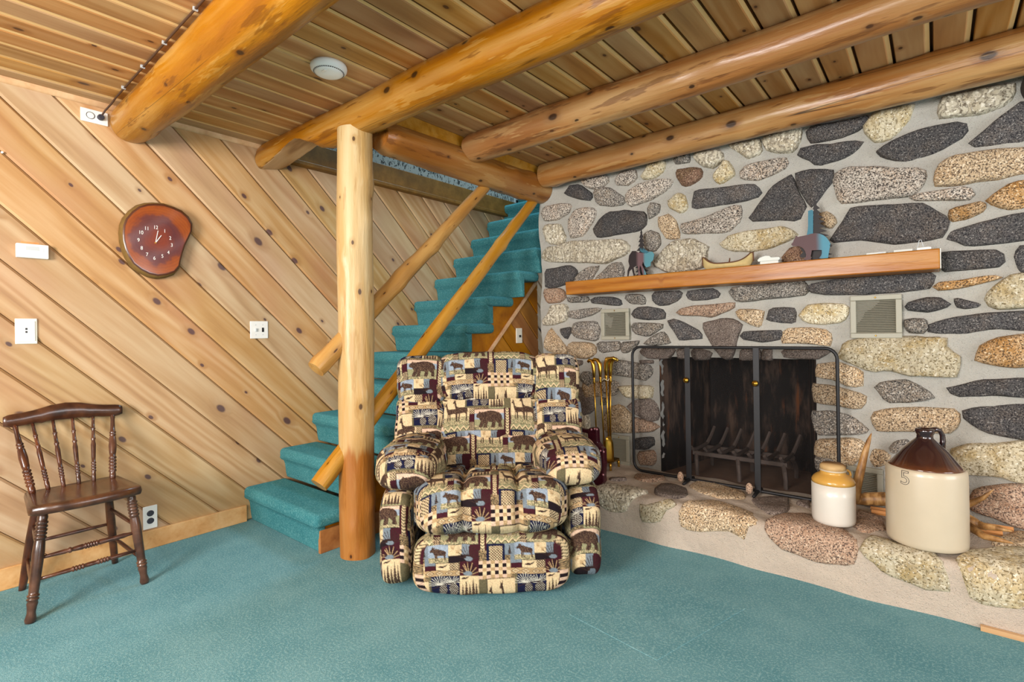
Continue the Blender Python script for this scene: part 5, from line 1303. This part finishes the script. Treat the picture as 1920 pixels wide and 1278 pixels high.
def cushion(name, c, h, q=4.0, rx=0.0, rz=0.0, uvo=(0, 0), fn=None, seed=0, res=None, parent=rec, wr=.004, uscale=1.0, ry=0.0):
    res = res or RES; h = np.array(h, float); N = np.maximum(4, (2 * h / res * 1.05).astype(int)); VV = []; QQ = []; FI = []; base = 0
    for ax in range(3):
        u_, v_ = [(1, 2), (2, 0), (0, 1)][ax]
        for s in (-1, 1):
            a = np.tan(np.linspace(-1, 1, N[u_] + 1) * .72) / math.tan(.72); b_ = np.tan(np.linspace(-1, 1, N[v_] + 1) * .72) / math.tan(.72)
            A, B_ = np.meshgrid(a, b_, indexing='ij'); P = np.zeros(A.shape + (3,)); P[..., u_] = A; P[..., v_] = B_; P[..., ax] = s
            n1, n2 = A.shape; idx = base + np.arange(n1 * n2).reshape(n1, n2)
            f = np.stack([idx[:-1, :-1], idx[1:, :-1], idx[1:, 1:], idx[:-1, 1:]], -1).reshape(-1, 4)
            if s < 0: f = f[:, ::-1]
            VV.append(P.reshape(-1, 3)); QQ.append(f); FI.append(np.full(n1 * n2, ax * 2 + (s > 0))); base += n1 * n2
    P = np.concatenate(VV); Q = np.concatenate(QQ); FI = np.concatenate(FI)
    _, first, inv = np.unique(np.round(P, 5), axis=0, return_index=True, return_inverse=True); inv = inv.reshape(-1)
    P = P[first]; FI = FI[first]; Q = inv[Q]
    S = (np.abs(P) ** q).sum(1) ** (-1.0 / q); L = P * S[:, None] * h
    U = np.where(FI < 2, L[:, 1], L[:, 0]) * uscale + uvo[0]; Vv = L[:, 2] + np.where(FI < 2, 0, L[:, 1]) + uvo[1]
    col = tex(U, Vv)
    D = L / h; D /= np.linalg.norm(D, axis=1)[:, None] + 1e-9
    L = L + D * (nz(L, 28, seed) * wr + nz(L, 75, seed + 1) * wr * .35)[:, None]
    if fn is not None: L = fn(L, D)
    R = (Matrix.Rotation(rz, 3, 'Z') @ Matrix.Rotation(ry, 3, 'Y') @ Matrix.Rotation(rx, 3, 'X')); R = np.array(R)
    L = L @ R.T + np.array(c)
    me = bpy.data.meshes.new(name); nv, nf = len(L), len(Q)
    me.vertices.add(nv); me.vertices.foreach_set('co', L.astype(np.float32).ravel())
    me.loops.add(nf * 4); me.loops.foreach_set('vertex_index', Q.astype(np.int32).ravel())
    me.polygons.add(nf); me.polygons.foreach_set('loop_start', np.arange(0, nf * 4, 4, dtype=np.int32)); me.polygons.foreach_set('loop_total', np.full(nf, 4, np.int32))
    me.polygons.foreach_set('use_smooth', np.ones(nf, bool)); me.update(calc_edges=True); me.validate()
    at = me.color_attributes.new('Col', 'FLOAT_COLOR', 'POINT'); at.data.foreach_set('color', np.concatenate([col, np.ones((nv, 1))], 1).astype(np.float32).ravel())
    me.materials.append(M['tapestry']); o = bpy.data.objects.new(name, me); COL.objects.link(o); o.parent = parent
    return o
def groove(x, x0, w): return np.exp(-((x - x0) / w) ** 2)
def seat_fn(L, D):
    x, y, z = L.T; f = np.clip(-y / .33, 0, 1); t = np.clip(z / .13, -.2, 1)
    g = sum(groove(x, s * .115, .016) for s in (-1, 1)); bul = np.abs(np.cos(x / .23 * pi)) ** .7
    fr = np.clip(D[:, 1] * -1, 0, 1); tp = np.clip(D[:, 2], 0, 1)
    y = y + fr * (g * .030 - .018 * bul); z = z + tp * (-g * .022 + .012 * bul)
    # cross creases on top
    for yc in (-.05, .13): z = z - tp * groove(y, yc + .02 * np.cos(x * 20), .016) * .022
    y = y + fr * np.exp(-((z + .11) / .03) ** 2) * .02
    return np.stack([x, y, z], 1)
def back_fn(L, D):
    x, y, z = L.T; fr = np.clip(-D[:, 1], 0, 1); hz_ = np.abs(z).max(); hx = np.abs(x).max()
    y = y - fr * .022 * np.cos(x / hx * 1.4) + fr * (.012 * groove(x, -.09, .02) + .012 * groove(x, .09, .02)) * np.clip(.3 - z / hz_, 0, 1)
    return np.stack([x, y, z], 1)
def foot_fn(L, D):
    x, y, z = L.T; fr = np.clip(-D[:, 1], 0, 1); g = sum(groove(x, s * .115, .02) for s in (-1, 1)) * np.clip(z / .13 + .2, 0, 1)
    return np.stack([x, y + fr * g * .014 - fr * .012, z], 1)
def arm_fn(L, D):
    x, y, z = L.T; z = z + np.clip(D[:, 2], 0, 1) * (.018 * np.cos(x / .15 * 1.5) - .012 * groove(y, .05, .02)); return np.stack([x, y, z], 1)
b = MB(); b.box((-.30, -.22, .0), (.30, .40, .10)); o = b.obj('base_frame', M['base'], rec)
cushion('back_shell', (0, .425, .53), (.455, .065, .41), 5, rx=-.12, uvo=(.4, .1), res=.008)
cushion('footrest', (0, -.305, .150), (.332, .058, .128), 4.5, rx=.06, uvo=(.02, .03), fn=foot_fn, seed=2)
cushion('seat_cushion', (0, -.085, .345), (.342, .325, .125), 4.2, rx=-.16, uvo=(-.035, .31), fn=seat_fn, seed=3, wr=.005)
cushion('back_cushion', (0, .265, .445), (.300, .085, .145), 4.2, rx=-.26, uvo=(.07, .14), fn=back_fn, seed=4)
cushion('back_cushion', (0, .315, .650), (.280, .085, .128), 4.6, rx=-.24, uvo=(.245, .23), fn=back_fn, seed=5)
cushion('headrest', (0, .350, .868), (.280, .092, .134), 4.6, rx=-.22, uvo=(-.03, .08), fn=back_fn, seed=6)
for s in (-1, 1):
    cushion('side_bolster', (s * .368, .345, .853), (.132, .098, .138), 4.2, rx=-.2, rz=s * -.08, uvo=(.12 * s, .2 + .03 * s), seed=7 + s)
    cushion('side_bolster', (s * .372, .312, .618), (.135, .108, .158), 4.4, rx=-.2, rz=s * -.08, uvo=(.2 * s, -.03), seed=10 + s)
    cushion('arm_panel', (s * .412, -.03, .232), (.078, .285, .205), 4.5, uvo=(.1 + .16 * s, .02 + .07 * s), seed=13 + s)
    cushion('armrest', (s * .362, -.03, .515), (.150, .295, .092), 2.9, rx=-.03, uvo=(.3 + .1 * s, .21 * s), fn=arm_fn, seed=16 + s, wr=.006)
